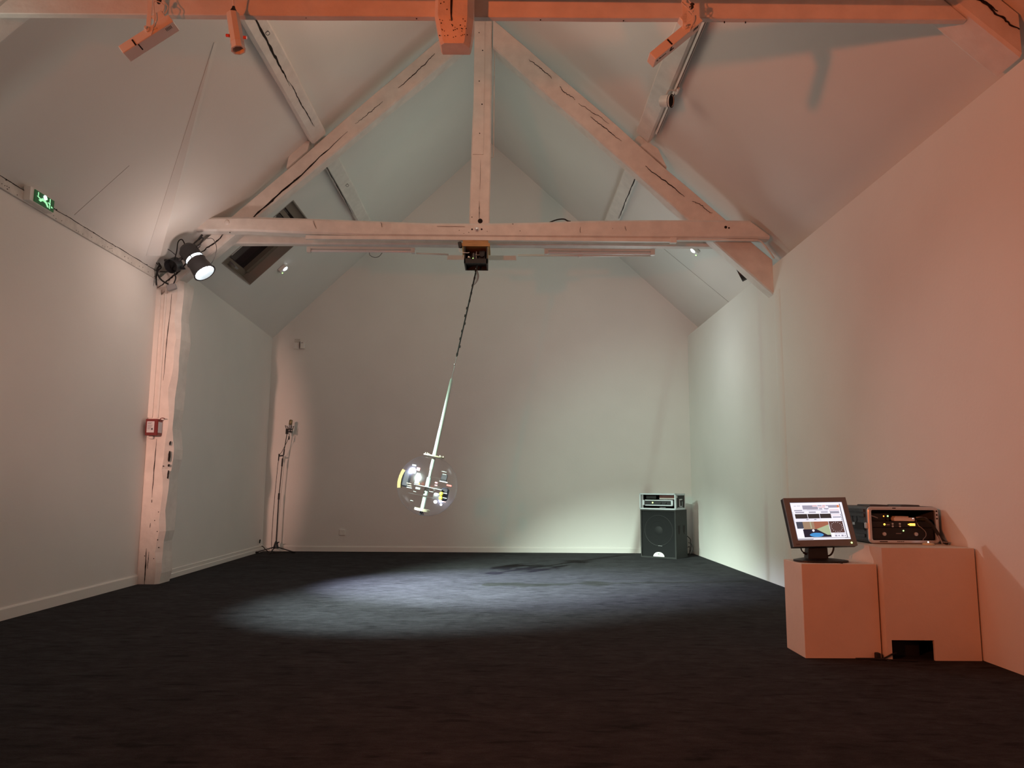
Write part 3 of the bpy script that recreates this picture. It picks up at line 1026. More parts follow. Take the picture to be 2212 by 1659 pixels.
def stage_lamp(name, base, face, clamp, label, cat, glow, sc=1.0, group=None, snoot=True):
    """lamp can with a yoke; base = back of the can, face = direction it throws"""
    base, d = V(base), V(face).normalized()
    root = thing(name, clamp, label, cat, group)
    side = d.cross(V((0, -1, 0))).normalized()
    r = 0.115 * sc
    mb = MB()
    mb.lathe(base, d, [(0, 0.03 * sc), (0.004, r * 0.72), (0.04 * sc, r * 0.86), (0.05 * sc, r), (0.20 * sc, r), (0.20 * sc, r * 0.93), (0.10 * sc, r * 0.80), (0.09 * sc, 0.01)], 36)
    can = mb.build('can', 'black_metal', root)
    if glow:
        g = MB()
        g.lathe(base + d * 0.16 * sc, d, [(0, r * 0.86), (0.01, r * 0.5), (0.012, 0.002)], 30)
        g.build('bulb', 'lamp_glow', root)
        g = MB()
        g.lathe(base + d * 0.385 * sc, d, [(0, r * 1.02), (0.006, r * 0.8), (0.008, 0.002)], 30)
        g.build('lens', 'lamp_glow', root)
    if snoot:
        e0 = base + d * 0.235 * sc
        mb = MB()
        mb.lathe(e0, d, [(0, r * 1.00), (0.008, r * 1.06), (0.03, r * 0.98), (0.19 * sc, r * 1.14), (0.20 * sc, r * 1.22), (0.205 * sc, r * 1.22), (0.205 * sc, r * 1.06),
                         (0.03, r * 0.92), (0.0, r * 0.95)], 36, 0, False)
        mb.build('snoot', 'black_metal', root)
        mb = MB()
        for k in range(3):
            an = 2.1 * k + 0.5
            up = (side * math.cos(an) + d.cross(side) * math.sin(an))
            mb = MB()
            mb.cyl(base + d * 0.19 * sc + up * r * 1.0, e0 + d * 0.02 + up * r * 1.0, 0.007, n=8)
            mb.build('bracket', 'black_metal', root)
    mb = MB()
    mid = base + d * 0.09 * sc
    cl = V(clamp)
    yk = [mid + side * r * 1.08]
    top = mid.lerp(cl, 0.75)
    yk += [mid + side * r * 1.12 + (top - mid) * 0.55, top + side * 0.03, top - side * 0.03, mid - side * r * 1.12 + (top - mid) * 0.55, mid - side * r * 1.08]
    mb.tube(yk, 0.010, 6, sub=3)
    mb.cyl(top, cl, 0.014, n=10)
    mb.lathe(mid + side * r * 1.0, side, [(0, 0.02), (0.03, 0.02), (0.032, 0.010), (0.05, 0.010)], 10)
    mb.lathe(mid - side * r * 1.0, -side, [(0, 0.02), (0.03, 0.02), (0.032, 0.010), (0.05, 0.010)], 10)
    mb.build('yoke', 'black_metal', root)
    return root


DA = V((0.62, -0.10, -0.78))
A_base = V((-3.93, 8.90, 4.045))
stage_lamp('stage_lamp', A_base, DA, (-3.82, 9.08, 4.26), 'lit black stage lamp with a long snoot on the foot of the left rafter', 'stage lamp', True, 0.98,
           'black stage lamps at the roof feet')
mb = MB()
mb.tube([(-3.93, 8.90, 4.05), (-3.97, 8.87, 4.13), (-4.02, 8.88, 4.10), (-4.04, 8.9, 3.98), (-4.12, 9.0, 3.86), (-4.20, 9.1, 3.80), (-4.33, 9.13, 3.80)], 0.007, 6)
solo(mb, 'lamp_cable', 'black_rubber', 'black cable looping from the lit stage lamp to the wall', 'cable')
mb = MB()
mb.tube([(-3.70, 8.95, 4.17), (-3.62, 8.93, 4.16), (-3.57, 8.93, 4.05), (-3.60, 8.95, 3.92), (-3.66, 9.0, 3.86)], 0.004, 6)
solo(mb, 'safety_wire', 'fluff_grey', 'thin wire loop hanging beside the lit stage lamp under the far beam', 'wire')

stage_lamp('stage_lamp', (-4.10, 9.10, 3.90), (-0.20, -0.85, -0.50), (-4.27, 9.20, 3.97), 'small unlit black stage lamp between the left wall and the lit one', 'stage lamp', False, 0.78,
           'black stage lamps at the roof feet', snoot=False)
mb = MB()
mb.obox((-4.17, 9.12, 3.60), (1, 0, 0.35), (0, 1, 0), (-0.35, 0, 1), 0.11, 0.05, 0.075, cham=0.006)
jb = solo(mb, 'junction_box', 'grey_plastic', 'small dark box under the unlit stage lamp on the left post', 'box')
mb = MB()
mb.tube([(-4.20, 9.09, 3.63), (-4.27, 9.07, 3.67), (-4.33, 9.08, 3.74), (-4.355, 9.1, 3.82), (-4.32, 9.1, 3.88)], 0.011, 6)
mb.tube([(-4.35, 9.10, 3.62), (-4.37, 9.12, 3.72), (-4.35, 9.10, 3.80), (-4.30, 9.08, 3.84), (-4.34, 9.10, 3.90)], 0.009, 6)
mb.tube([(-4.14, 9.10, 3.64), (-4.12, 9.10, 3.72), (-4.16, 9.10, 3.82)], 0.008, 6)
mb.tube([(-4.33, 9.14, 3.86), (-4.36, 9.02, 3.92), (-4.30, 8.98, 4.02), (-4.20, 9.0, 4.05), (-4.10, 9.02, 3.98)], 0.004, 6)
solo(mb, 'cable_bundle', 'black_rubber', 'tangle of black cables where the left post meets the ceiling', 'cable')
stage_lamp('stage_lamp', (3.22, 9.66, 4.06), (-0.75, 0.35, -0.35), (3.20, 9.44, 4.06), 'black stage lamp peeping out behind the foot of the right rafter', 'stage lamp', False, 0.9,
           'black stage lamps at the roof feet', snoot=False)

# ------------------------------------------------------------------ small fittings
def emergency_light(x, y, zf, nv, upv, label, led):
    n = V(nv)
    c = V((x, y, zf(x)))
    root = thing('emergency_light', c, label, 'light', 'emergency lights on the ceiling slopes')
    mb = MB()
    mb.obox(c - n * 0.030, (0, 1, 0), V(upv), n, 0.15, 0.13, 0.055, 0, 0.008)
    mb.build('housing', 'white_plastic', root)
    mb = MB()
    mb.lathe(c - n * 0.058 + V(led), -n, [(0, 0.040), (0.008, 0.030), (0.014, 0.010), (0.015, 0.001)], 20)
    mb.build('led_lens', 'led_white', root)
    mb = MB()
    mb.lathe(c - n * 0.058 - V(led) * 1.2 - V(upv) * 0.02, -n, [(0, 0.010), (0.006, 0.007)], 10)
    mb.build('status_light', 'led_green', root)


emergency_light(-3.615, 11.70, zL, nLv, upL, 'small square emergency light on the left slope, below the roof window', (0.02, -0.02, 0.02))
emergency_light(2.86, 11.10, zR, nRv, upR, 'small square emergency light on the right slope', (-0.02, -0.02, 0.02))

ex = thing('exit_sign', (-4.36, 6.72, 3.78), 'green lit exit sign with a running figure on the left wall', 'sign')
mb = MB()
mb.box(-4.385, -4.325, 6.545, 6.90, 3.725, 3.852)
mb.build('housing', 'white_plastic', ex)
pnl = MB()
pnl.box(-4.325, -4.318, 6.60, 6.895, 3.733, 3.845)


def sgn(pts, mi, dx=-4.317):
    for poly in pts:
        pnl.prism([(dx, 6.60 + u * 0.29, 3.734 + v * 0.11) for u, v in poly], (0.0015, 0, 0), mi)


def circ(u, v, ru, rv, n=12):
    return [(u + ru * math.cos(2 * math.pi * k / n), v + rv * math.sin(2 * math.pi * k / n)) for k in range(n)]


sgn([[(0.20, 0.30), (0.30, 0.22), (0.42, 0.42), (0.56, 0.34), (0.66, 0.10), (0.74, 0.14), (0.64, 0.46), (0.52, 0.62), (0.38, 0.62), (0.30, 0.48)],
     [(0.10, 0.55), (0.16, 0.60), (0.30, 0.50), (0.26, 0.42)],
     [(0.66, 0.50), (0.80, 0.42), (0.82, 0.50), (0.68, 0.58)], circ(0.60, 0.78, 0.05, 0.10)], 1)
sgn([[(0.15, 0.92), (0.19, 0.92), (0.19, 0.62), (0.15, 0.62)], [(0.76, 0.95), (0.80, 0.95), (0.80, 0.08), (0.76, 0.08)], [(0.86, 0.40), (0.96, 0.30), (0.86, 0.22)]], 1)
sgn([circ(0.52, 0.80, 0.09, 0.20)], 2, -4.3155)
pnl.build('panel', ['exit_green', 'exit_light', 'exit_led'], ex)
# trunking on the left post and the red alarm box
for k, (x, lab, zt) in enumerate(((-4.375, 'white cable trunking up the left post, the strip nearest the wall', 3.60), (-4.285, 'white cable trunking up the left post, the inner strip', 3.62))):
    mb = MB()
    mb.box(x - (0.030 if k == 0 else 0.012), x + (0.028 if k == 0 else 0.010), FY - 0.016, FY + 0.002, 1.99, zt)
    solo(mb, 'cable_trunking', 'white_plastic', lab, 'trunking', 'trunking strips on the left post')
al = thing('alarm_call_box', (-4.30, FY, 1.86), 'dark red alarm call box with a white notice on the left post', 'alarm box')
mb = MB()
mb.obox((-4.297, 9.175, 1.865), (1, 0, 0), (0, 1, 0), (0, 0, 1), 0.150, 0.125, 0.200, 0, 0.006)
mb.build('housing', 'red_plastic', al)
mb = MB()
mb.box(-4.350, -4.262, 9.107, 9.113, 1.800, 1.935)
for (z, a, b2) in ((1.915, -4.34, -4.29), (1.905, -4.34, -4.30), (1.885, -4.34, -4.285), (1.870, -4.34, -4.29), (1.855, -4.34, -4.30), (1.84, -4.34, -4.31)):
    mb.box(a, b2, 9.1055, 9.108, z, z + 0.004, 1)
mb.lathe((-4.287, 9.108, 1.842), (0, -1, 0), [(0, 0.013), (0.003, 0.012)], 12, 1)
mb.build('notice', ['label_white', 'label_ink'], al)
mb = MB()
mb.box(-4.226, -4.2195, 9.125, 9.225, 1.80, 1.93)
mb.build('side_notice', 'label_white', al)
mb = MB()
mb.tube([(-4.222, 9.16, 1.95), (-4.205, 9.14, 1.972), (-4.18, 9.14, 1.978), (-4.165, 9.16, 1.972)], 0.005, 6)
mb.build('seal_wire', 'red_plastic', al)
mb = MB()
mb.obox((-4.335, 9.215, 1.745), (1, 0, 0), (0, 1, 0), (0, 0, 1), 0.055, 0.045, 0.030, 0, 0.004)
solo(mb, 'junction_box', 'white_plastic', 'small white socket right under the red alarm box', 'box')

# items on the back wall
mb = MB()
mb.box(-3.968, -3.868, BACK - 0.035, BACK, 3.672, 3.790)
solo(mb, 'wall_sensor', 'wall_paint', 'pale square box high on the left of the back wall', 'box')
mb = MB()
mb.box(-3.962, -3.862, BACK - 0.012, BACK, 3.800, 3.862)
solo(mb, 'wall_grille', 'plate_paint', 'tiny greyish patch just above the two wall boxes at back left', 'grille')
wv = thing('wall_control', (-3.80, BACK, 3.74), 'narrow raised control right beside the square box on the back wall', 'box')
mb = MB()
mb.obox((-3.800, BACK - 0.035, 3.742), (1, 0, 0), (0, 1, 0), (0, 0, 1), 0.078, 0.07, 0.135, 0, 0.006)
mb.build('housing', 'wall_paint', wv)
mb = MB()
mb.box(-3.82, -3.79, BACK - 0.072, BACK - 0.068, 3.775, 3.781)
mb.box(-3.842, -3.838, BACK - 0.066, BACK - 0.01, 3.69, 3.80)
mb.build('slot', 'crack_dark', wv)
so = thing('wall_socket', (-2.95, BACK, 0.335), 'flat white wall socket low on the back wall', 'socket')
mb = MB()
mb.obox((-2.952, BACK - 0.008, 0.337), (1, 0, 0), (0, 1, 0), (0, 0, 1), 0.105, 0.018, 0.105, 0, 0.004)
mb.build('plate', 'wall_paint', so)
mb = MB()
mb.lathe((-2.952, BACK - 0.016, 0.34), (0, -1, 0), [(0, 0.024), (0.003, 0.024), (0.003, 0.020), (0.0005, 0.018)], 20)
mb.build('outlet', 'wall_paint', so)

# ------------------------------------------------------------------ fittings under the far truss
mb = MB()
mb.box(-2.535, 2.02, 9.095, 9.14, 4.228, 4.272)
mb.box(2.02, 2.10, 9.085, 9.145, 4.215, 4.280)
mb.box(2.10, 3.12, 9.10, 9.13, 4.250, 4.270)
tro = solo(mb, 'cable_trunking', 'timber_paint', 'long straight trunking along the underside of the far collar beam', 'trunking')
mb = MB()
mb.tube([(3.12, 9.12, 4.262), (3.17, 9.12, 4.245), (3.25, 9.14, 4.16), (3.34, 9.17, 4.045)], 0.011, 6, sub=4)
solo(mb, 'conduit', 'timber_paint', 'thin pale pipe bending down from the beam end to the right wall', 'pipe')


def fluorescent(x0, x1, label, two):
    root = thing('fluorescent_light', ((x0 + x1) / 2, 9.66, 4.30), label, 'light', 'fluorescent tube lights under the far truss')
    y, z = 9.66, 4.262
    mb = MB()
    mb.box(x0, x1, y - 0.030, y + 0.030, z + 0.012, z + 0.047)
    mb.build('body', 'white_enamel', root)
    for xe in (x0, x1 - 0.055):
        mb = MB()
        mb.obox((xe + 0.0275, y, z), (1, 0, 0), (0, 1, 0), (0, 0, 1), 0.055, 0.068, 0.072, 0, 0.005)
        mb.build('end_cap', 'white_plastic', root)
    mb = MB()
    mb.cyl((x0 + 0.05, y - 0.004, z - 0.012), (x1 - 0.05, y - 0.004, z - 0.012), 0.017, n=16)
    mb.build('tube', 'tube_glass', root)
    mb = MB()
    mb.box((x0 + x1) / 2 - 0.03 if not two else (x0 + x1) / 2 + 0.02, (x0 + x1) / 2 + 0.02 if not two else (x0 + x1) / 2 + 0.07, y - 0.033, y - 0.028, z + 0.016, z + 0.044)
    mb.build('clip', 'white_plastic', root)


fluorescent(-2.665, -1.235, 'unlit fluorescent tube light under the far truss, left of the motor box', False)
fluorescent(0.47, 1.935, 'unlit fluorescent tube light under the far truss, right of the motor box', True)
mb = MB()
mb.tube([(-1.23, 9.72, 4.245), (-0.80, 9.72, 4.235)], 0.012, 8, sub=1)
solo(mb, 'conduit', 'white_enamel', 'short pale pipe between the left fluorescent light and the motor box', 'pipe')
mb = MB()
mb.tube([(0.12, 9.72, 4.232), (1.90, 9.72, 4.240)], 0.016, 8, sub=1)
mb.box(0.93, 0.98, 9.69, 9.75, 4.21, 4.26)
solo(mb, 'conduit', 'white_enamel', 'white pipe running behind the right fluorescent light under the far truss', 'pipe')
mb = MB()
mb.box(-0.82, 0.10, 9.74, 9.76, 4.170, 4.232)
solo(mb, 'white_board', 'white_enamel', 'narrow pale board behind the black motor box', 'board')
mb = MB()
mb.tube([(-1.85, 9.70, 4.25), (-1.84, 9.70, 4.21), (-1.78, 9.70, 4.18), (-1.72, 9.70, 4.195), (-1.68, 9.70, 4.245)], 0.004, 6)
solo(mb, 'wire_loop', 'fluff_grey', 'short grey wire sagging below the left fluorescent light', 'cable')
mb = MB()
mb.tube([(0.44, 9.30, 4.49), (0.53, 9.28, 4.535), (0.62, 9.26, 4.562), (0.70, 9.22, 4.555), (0.745, 9.20, 4.525), (0.78, 9.18, 4.51)], 0.009, 8)
solo(mb, 'cable_end', 'black_rubber', 'short black cable arching above the far collar beam', 'cable')

# motor box and its wooden mount
mb = MB()
mb.box(-0.575, -0.255, 9.10, 9.46, 4.190, 4.228)
mb.box(-0.590, -0.235, 9.095, 9.47, 4.150, 4.190)
solo(mb, 'mounting_board', 'pine', 'pair of orange-brown boards between the beam and the motor box', 'board')
mo = thing('motor_box', (-0.41, 9.27, 3.93), 'black box with exposed motor parts under the middle of the far truss', 'motor')
mb = MB()
mb.box(-0.555, -0.262, 9.10, 9.118, 3.935, 3.992)
mb.box(-0.555, -0.262, 9.42, 9.438, 3.935, 4.150)
mb.box(-0.555, -0.540, 9.10, 9.43, 3.935, 4.150)
mb.box(-0.278, -0.262, 9.10, 9.43, 3.935, 4.150)
mb.box(-0.54, -0.278, 9.118, 9.42, 3.985, 3.998)
mb.build('housing', 'black_plastic', mo)
mb = MB()
mb.box(-0.535, -0.285, 9.30, 9.40, 4.0, 4.145)
mb.box(-0.37, -0.30, 9.18, 9.30, 4.02, 4.12)
mb.box(-0.46, -0.40, 9.20, 9.30, 4.02, 4.09)
mb.cyl((-0.335, 9.15, 4.06), (-0.335, 9.30, 4.06), 0.03)
mb.build('motor', 'board_dark', mo)
mb = MB()
mb.sphere((-0.500, 9.145, 4.018), 0.025, 16, 10)
mb.build('ball_weight', 'chrome', mo)
mb = MB()
mb.lathe((-0.445, 9.13, 4.003), (0, -1, 0), [(0, 0.007), (0.006, 0.004)], 8)
mb.build('status_light', 'led_green', mo)
mb = MB()
mb.cyl((-0.405, 9.16, 3.998), (-0.405, 9.16, 4.10), 0.006)
mb.box(-0.415, -0.365, 9.14, 9.18, 4.05, 4.056)
mb.build('spindle', 'grey_plastic', mo)
mb = MB()
mb.cyl((-0.44, 9.15, 3.998), (-0.44, 9.15, 4.08), 0.004)
mb.build('pin', 'grey_plastic', mo)
mb = MB()
mb.box(-0.575, -0.568, 9.105, 9.112, 4.01, 4.185)
mb.build('strap', 'brass_dull', mo)
mb = MB()
mb.box(-0.262, -0.256, 9.105, 9.3, 4.0, 4.15)
mb.build('strap', 'brass_dull', mo)
mb = MB()
mb.tube([(-0.61, 9.10, 4.14), (-0.615, 9.09, 4.09), (-0.58, 9.085, 4.065), (-0.52, 9.085, 4.06), (-0.49, 9.09, 4.065)], 0.005, 6)
mb.build('cord', 'white_plastic', mo)
mb = MB()
mb.obox((-0.608, 9.10, 4.165), (1, 0, 0.2), (0, 1, 0), (-0.2, 0, 1), 0.045, 0.04, 0.08, 0, 0.008)
mb.build('plug', 'black_plastic', mo)

# ------------------------------------------------------------------ the pendulum
PV = V((-0.40, 9.27, 3.935))
SC = V((-0.965, 9.24, 1.185))
AX = (PV - SC).normalized()
PX = V((0, -1, 0)).cross(AX).normalized()
if PX.x < 0:
    PX = -PX
PY = AX.cross(PX)


def P3(x, y, z):
    return SC + PX * x + PY * y + AX * z


pe = thing('pendulum', PV, 'tall swinging pendulum, a clear acrylic ball full of electronics on a long rod', 'pendulum')
mb = MB()
mb.tube([PV + V((0, 0, 0.02)), PV - AX * 0.10, PV - AX * 1.18], lambda t: 0.011 - 0.003 * t, 8, sub=8)
rnd = random.Random(3)
for k in range(12):
    q0 = PV - AX * (0.05 + 0.10 * k) + PX * rnd.uniform(-.008, .008)
    mb.obox(q0, PX, PY, AX, 0.022, 0.022, 0.03)
mb.build('cable_rod', 'black_rubber', pe)
mb = MB()
mb.tube([PV - AX * 0.02 + PX * -0.01, PV - AX * 0.10 + PX * 0.03, PV - AX * 0.17 + PX * 0.035, PV - AX * 0.24 + PX * 0.012], lambda t: 0.006 + 0.012 * math.sin(math.pi * t), 8)
mb.build('cable_loop', 'grey_plastic', pe)
mb = MB()
mb.tube([PV - AX * 1.18, PV - AX * 1.50], 0.004, 8, sub=1)
mb.build('wire', 'grey_plastic', pe)
mb = MB()
mb.lathe(PV - AX * 1.27, -AX, [(0, 0.008), (0.004, 0.013), (0.022, 0.013), (0.026, 0.008)], 12)
mb.build('collar', 'chrome', pe)
mb = MB()
mb.lathe(PV - AX * 1.46, -AX, [(0, 0.010), (0.02, 0.018), (0.90, 0.024), (2.45 - 1.46, 0.026)], 16)
mb.build('clear_rod', 'rod_clear', pe)
R0 = 0.365
mb = MB()
mb.sphere(SC, R0, 56, 32, 0, AX)
ball = mb.build('ball', 'acrylic_shell', pe)
mb = MB()
mb.lathe(P3(0, 0, R0 - 0.012), AX, [(0, 0.10), (0.004, 0.13), (0.016, 0.13), (0.02, 0.10)], 30)
for k in range(8):
    an = k * math.pi / 4
    mb.cyl(P3(0.11 * math.cos(an), 0.11 * math.sin(an), R0), P3(0.11 * math.cos(an), 0.11 * math.sin(an), R0 + 0.022), 0.007, n=8)
mb.build('top_plate', 'ball_plate', pe)
mb = MB()
mb.lathe(P3(0, 0, -R0 + 0.055), AX, [(0, 0.095), (0.028, 0.095)], 26)
mb.build('bottom_plate', 'ball_plate', pe)
mb = MB()
for (z0, z1, r) in ((0.20, 0.34, 0.022), (-0.12, 0.10, 0.028), (-0.30, -0.14, 0.026), (0.10, 0.20, 0.016)):
    mb.cyl(P3(0, 0, z0), P3(0, 0, z1), r, n=14)
mb.build('core_tube', 'rod_clear', pe)
mb = MB()
for k in range(7):
    mb.tube([P3(0.0, 0.0, -0.305), P3(0.02 * math.cos(k), 0.02 * math.sin(k), -0.33), P3(0.03 * math.cos(k * 2.1), 0.03 * math.sin(k * 2.1), -R0 + 0.004)], 0.004, 5, sub=3)
mb.build('wires', 'black_rubber', pe)
# curved wooden panel on the left
mb = MB()
rin_, rout_ = [], []
prof_ = []
rings = []
for i in range(13):
    al_ = math.radians(158 + 38 * i / 12)
    rr = R0 - 0.006
    cs_, sn_ = math.cos(al_), math.sin(al_)
    rings.append([P3(cs_ * rr, -0.07, sn_ * rr), P3(cs_ * rr, 0.07, sn_ * rr), P3(cs_ * (rr - 0.040), 0.07, sn_ * (rr - 0.040)), P3(cs_ * (rr - 0.040), -0.07, sn_ * (rr - 0.040))])
mb.loft(rings)
mb.build('curved_panel', 'yellow_wood', pe)
comp = [  # name, material, x, y, z, sx, sy, sz  (ball axes)
    ('battery_pack', 'board_dark', -0.265, -0.02, 0.03, 0.09, 0.10, 0.20), ('battery_pack', 'board_dark', 0.225, 0.0, -0.06, 0.09, 0.09, 0.16),
    ('circuit_board', 'board_white', -0.205, -0.08, 0.135, 0.085, 0.02, 0.055), ('circuit_board', 'board_white', -0.125, -0.09, 0.06, 0.05, 0.02, 0.13),
    ('circuit_board', 'board_white', -0.200, -0.09, 0.205, 0.05, 0.015, 0.018),
    ('relay', 'pink_component', -0.140, -0.09, 0.170, 0.045, 0.025, 0.04), ('relay', 'pink_component', 0.105, -0.08, 0.055, 0.035, 0.02, 0.020),
    ('relay', 'pink_component', 0.108, -0.08, 0.025, 0.035, 0.02, 0.016),
    ('terminal', 'red_component', 0.262, -0.06, 0.055, 0.060, 0.03, 0.018), ('shelf', 'board_white', 0.02, -0.06, -0.015, 0.34, 0.14, 0.008),
    ('shelf', 'acrylic_tube', 0.06, 0.0, 0.115, 0.36, 0.16, 0.006), ('shelf', 'acrylic_tube', 0.0, 0.0, -0.13, 0.40, 0.16, 0.006),
    ('circuit_board', 'board_dark', 0.175, 0.02, 0.13, 0.075, 0.03, 0.09), ('circuit_board', 'grey_plastic', 0.185, -0.04, 0.085, 0.10, 0.05, 0.012),
    ('spacer', 'ball_plate', -0.215, -0.08, -0.020, 0.055, 0.03, 0.010), ('spacer', 'ball_plate', -0.205, -0.08, -0.045, 0.055, 0.03, 0.010),
    ('spacer', 'board_white', -0.200, -0.08, -0.068, 0.065, 0.03, 0.010), ('spacer', 'board_white', -0.095, -0.09, -0.055, 0.060, 0.03, 0.026),
    ('spacer', 'board_white', 0.16, 0.02, 0.205, 0.06, 0.03, 0.008), ('spacer', 'board_white', 0.17, 0.02, 0.175, 0.05, 0.03, 0.008),
    ('spacer', 'board_white', 0.235, -0.08, -0.045, 0.05, 0.02, 0.010), ('spacer', 'board_white', 0.245, -0.08, -0.10, 0.05, 0.02, 0.010),
    ('spacer', 'board_white', -0.13, -0.05, -0.10, 0.035, 0.02, 0.008), ('spacer', 'board_white', -0.145, -0.02, -0.215, 0.035, 0.02, 0.008),
    ('spacer', 'board_white', 0.065, -0.05, -0.06, 0.05, 0.02, 0.008), ('spacer', 'pink_component', 0.235, -0.06, -0.145, 0.06, 0.02, 0.010)]
for nm, mt, x, y, z, sx_, sy_, sz_ in comp:
    mb = MB()
    mb.obox(P3(x, y, z), PX, PY, AX, sx_, sy_, sz_, 0, min(sx_, sy_, sz_) * 0.2)
    mb.build(nm, mt, pe)
mb = MB()
mb.sphere(P3(0.192, -0.08, -0.060), 0.026, 14, 8)
mb.build('coil', 'yellow_plastic', pe)
mb = MB()
mb.sphere(P3(0.196, -0.08, -0.110), 0.026, 14, 8)
mb.build('coil', 'yellow_plastic', pe)
for (x, y, z, r) in ((0.150, -0.16, -0.165, 0.020), (-0.135, -0.12, 0.095, 0.016), (0.22, -0.13, -0.185, 0.013), (-0.19, -0.11, 0.165, 0.012)):
    mb = MB()
    mb.sphere(P3(x, y, z), r, 12, 8)
    mb.build('led', 'led_white', pe)
mb = MB()
mb.sphere(P3(-0.095, -0.11, 0.005), 0.010, 10, 6)
mb.build('led', 'led_orange', pe)

# ------------------------------------------------------------------ microphone and stand
MX, MY = -4.02, 13.42
ms = thing('microphone_stand', (MX, MY, 0), 'tall thin black microphone stand in the back left corner', 'stand')
mb = MB()
mb.cyl((MX, MY, 0.10), (MX + 0.01, MY, 0.98), 0.011, n=10)
mb.cyl((MX + 0.01, MY, 0.95), (MX + 0.045, MY, 1.60), 0.008, n=10)
mb.build('pole', 'black_metal', ms)
mb = MB()
mb.cyl((MX + 0.009, MY, 0.92), (MX + 0.012, MY, 1.03), 0.017, n=10)
mb.build('collar', 'black_plastic', ms)
mb = MB()
mb.cyl((MX + 0.04, MY, 1.50), (MX + 0.046, MY, 1.64), 0.015, n=10)
mb.build('collar', 'black_plastic', ms)
mb = MB()
mb.cyl((MX + 0.045, MY, 1.60), (MX + 0.105, MY, 2.10), 0.007, n=10)
mb.cyl((MX + 0.06, MY, 1.70), (MX + 0.068, MY, 1.80), 0.012, n=10)
mb.build('boom', 'black_metal', ms)
mb = MB()
mb.cyl((MX - 0.02, MY - 0.02, 1.68), (MX + 0.06, MY - 0.02, 1.69), 0.012, n=10)
mb.cyl((MX - 0.02, MY - 0.02, 1.60), (MX - 0.015, MY - 0.02, 1.72), 0.010, n=10)
mb.build('knob', 'black_plastic', ms)
mb = MB()
mb.lathe((MX, MY, 0.075), (0, 0, 1), [(0, 0.050), (0.03, 0.046), (0.10, 0.028), (0.13, 0.014)], 16)
mb.cyl((MX + 0.02, MY - 0.02, 0.17), (MX + 0.06, MY - 0.03, 0.19), 0.010, n=8)
mb.build('base', 'black_metal', ms)
for an in (200, -5, -95):
    dx, dy = math.cos(math.radians(an)), math.sin(math.radians(an))
    L_ = 0.31 if an != -95 else 0.26
    lg = MB()
    lg.tube([(MX + dx * 0.03, MY + dy * 0.03, 0.10), (MX + dx * L_, MY + dy * L_, 0.024)], 0.009, 8, sub=1)
    lo = lg.build('leg', 'black_metal', ms)
    ft = MB()
    ft.cyl((MX + dx * (L_ - 0.03), MY + dy * (L_ - 0.03), 0.020), (MX + dx * (L_ + 0.04), MY + dy * (L_ + 0.04), 0.016), 0.016, n=8)
    ft.build('rubber_foot', 'black_rubber', lo)
mi_ = thing('microphone', (MX + 0.15, MY, 2.10), 'silver studio microphone in a black shock mount on top of the stand', 'microphone')
q0 = V((MX + 0.145, MY - 0.01, 2.10))
mb = MB()
mb.lathe(q0, (0.10, 0, 1), [(0, 0.020), (0.01, 0.026), (0.13, 0.027), (0.135, 0.024)], 18)
mb.build('body', 'grey_plastic', mi_)
mb = MB()
mb.lathe(q0 + V((0.0135, 0, 0.135)), (0.10, 0, 1), [(0, 0.026), (0.005, 0.030), (0.075, 0.030), (0.09, 0.022), (0.094, 0.004)], 18)
mb.build('grille', 'brass_dull', mi_)
mb = MB()
for z in (0.01, 0.055):
    pts = [q0 + V((0.055 * math.cos(k * math.pi / 6), 0.055 * math.sin(k * math.pi / 6), z)) for k in range(13)]
    mb.tube(pts, 0.007, 6, sub=1)
for k in range(4):
    an = math.pi / 4 + k * math.pi / 2
    cx_, cy_ = math.cos(an), math.sin(an)
    mb.tube([q0 + V((0.052 * cx_, 0.052 * cy_, -0.02)), q0 + V((0.058 * cx_, 0.058 * cy_, 0.05)), q0 + V((0.085 * cx_, 0.085 * cy_, 0.12))], 0.006, 6)
    mb.tube([q0 + V((0.085 * cx_, 0.085 * cy_, 0.12)), q0 + V((-0.03 * cy_, 0.03 * cx_, 0.06))], 0.0025, 5, sub=1)
    mb.tube([q0 + V((0.052 * cx_, 0.052 * cy_, 0.0)), q0 + V((0.03 * cx_, 0.03 * cy_, 0.03))], 0.003, 5, sub=1)
mb.box(q0.x - 0.06, q0.x - 0.02, q0.y - 0.02, q0.y + 0.02, q0.z - 0.03, q0.z + 0.06)
mb.build('shock_mount', 'black_plastic', mi_)
mb = MB()
mb.tube([q0 + V((0, 0, 0.0)), q0 + V((0, -0.01, -0.09)), (MX + 0.09, MY - 0.02, 1.88), (MX + 0.035, MY - 0.02, 1.76), (MX - 0.01, MY - 0.03, 1.66), (MX - 0.04, MY - 0.02, 1.3),
         (MX - 0.075, MY, 0.6), (MX - 0.075, MY, 0.12), (MX - 0.03, MY + 0.02, 0.012), (MX + 0.10, MY + 0.04, 0.010), (MX + 0.30, MY - 0.03, 0.010)], 0.0045, 6)
mb.lathe(q0 + V((0, -0.006, -0.07)), (0.05, 0, -1), [(0, 0.011), (0.05, 0.011), (0.06, 0.006)], 10)
solo(mb, 'microphone_cable', 'black_rubber', 'thin black cable hanging from the microphone to the floor', 'cable')
mb = MB()
mb.tube([(-4.33, 13.62, 0.10), (-4.28, 13.55, 0.09), (-4.20, 13.48, 0.04), (-4.10, 13.40, 0.012), (-4.0, 13.35, 0.010)], 0.008, 6)
solo(mb, 'floor_cable', 'black_rubber', 'black cable from the back left corner to the foot of the stand', 'cable')
mb = MB()
mb.lathe((-4.335, 13.50, 0.155), (0.10, 0.1, 1), [(0, 0.005), (0.01, 0.012), (0.06, 0.014), (0.07, 0.006)], 8)
solo(mb, 'wall_plug', 'black_rubber', 'little black plug against the left wall above the skirting', 'plug')

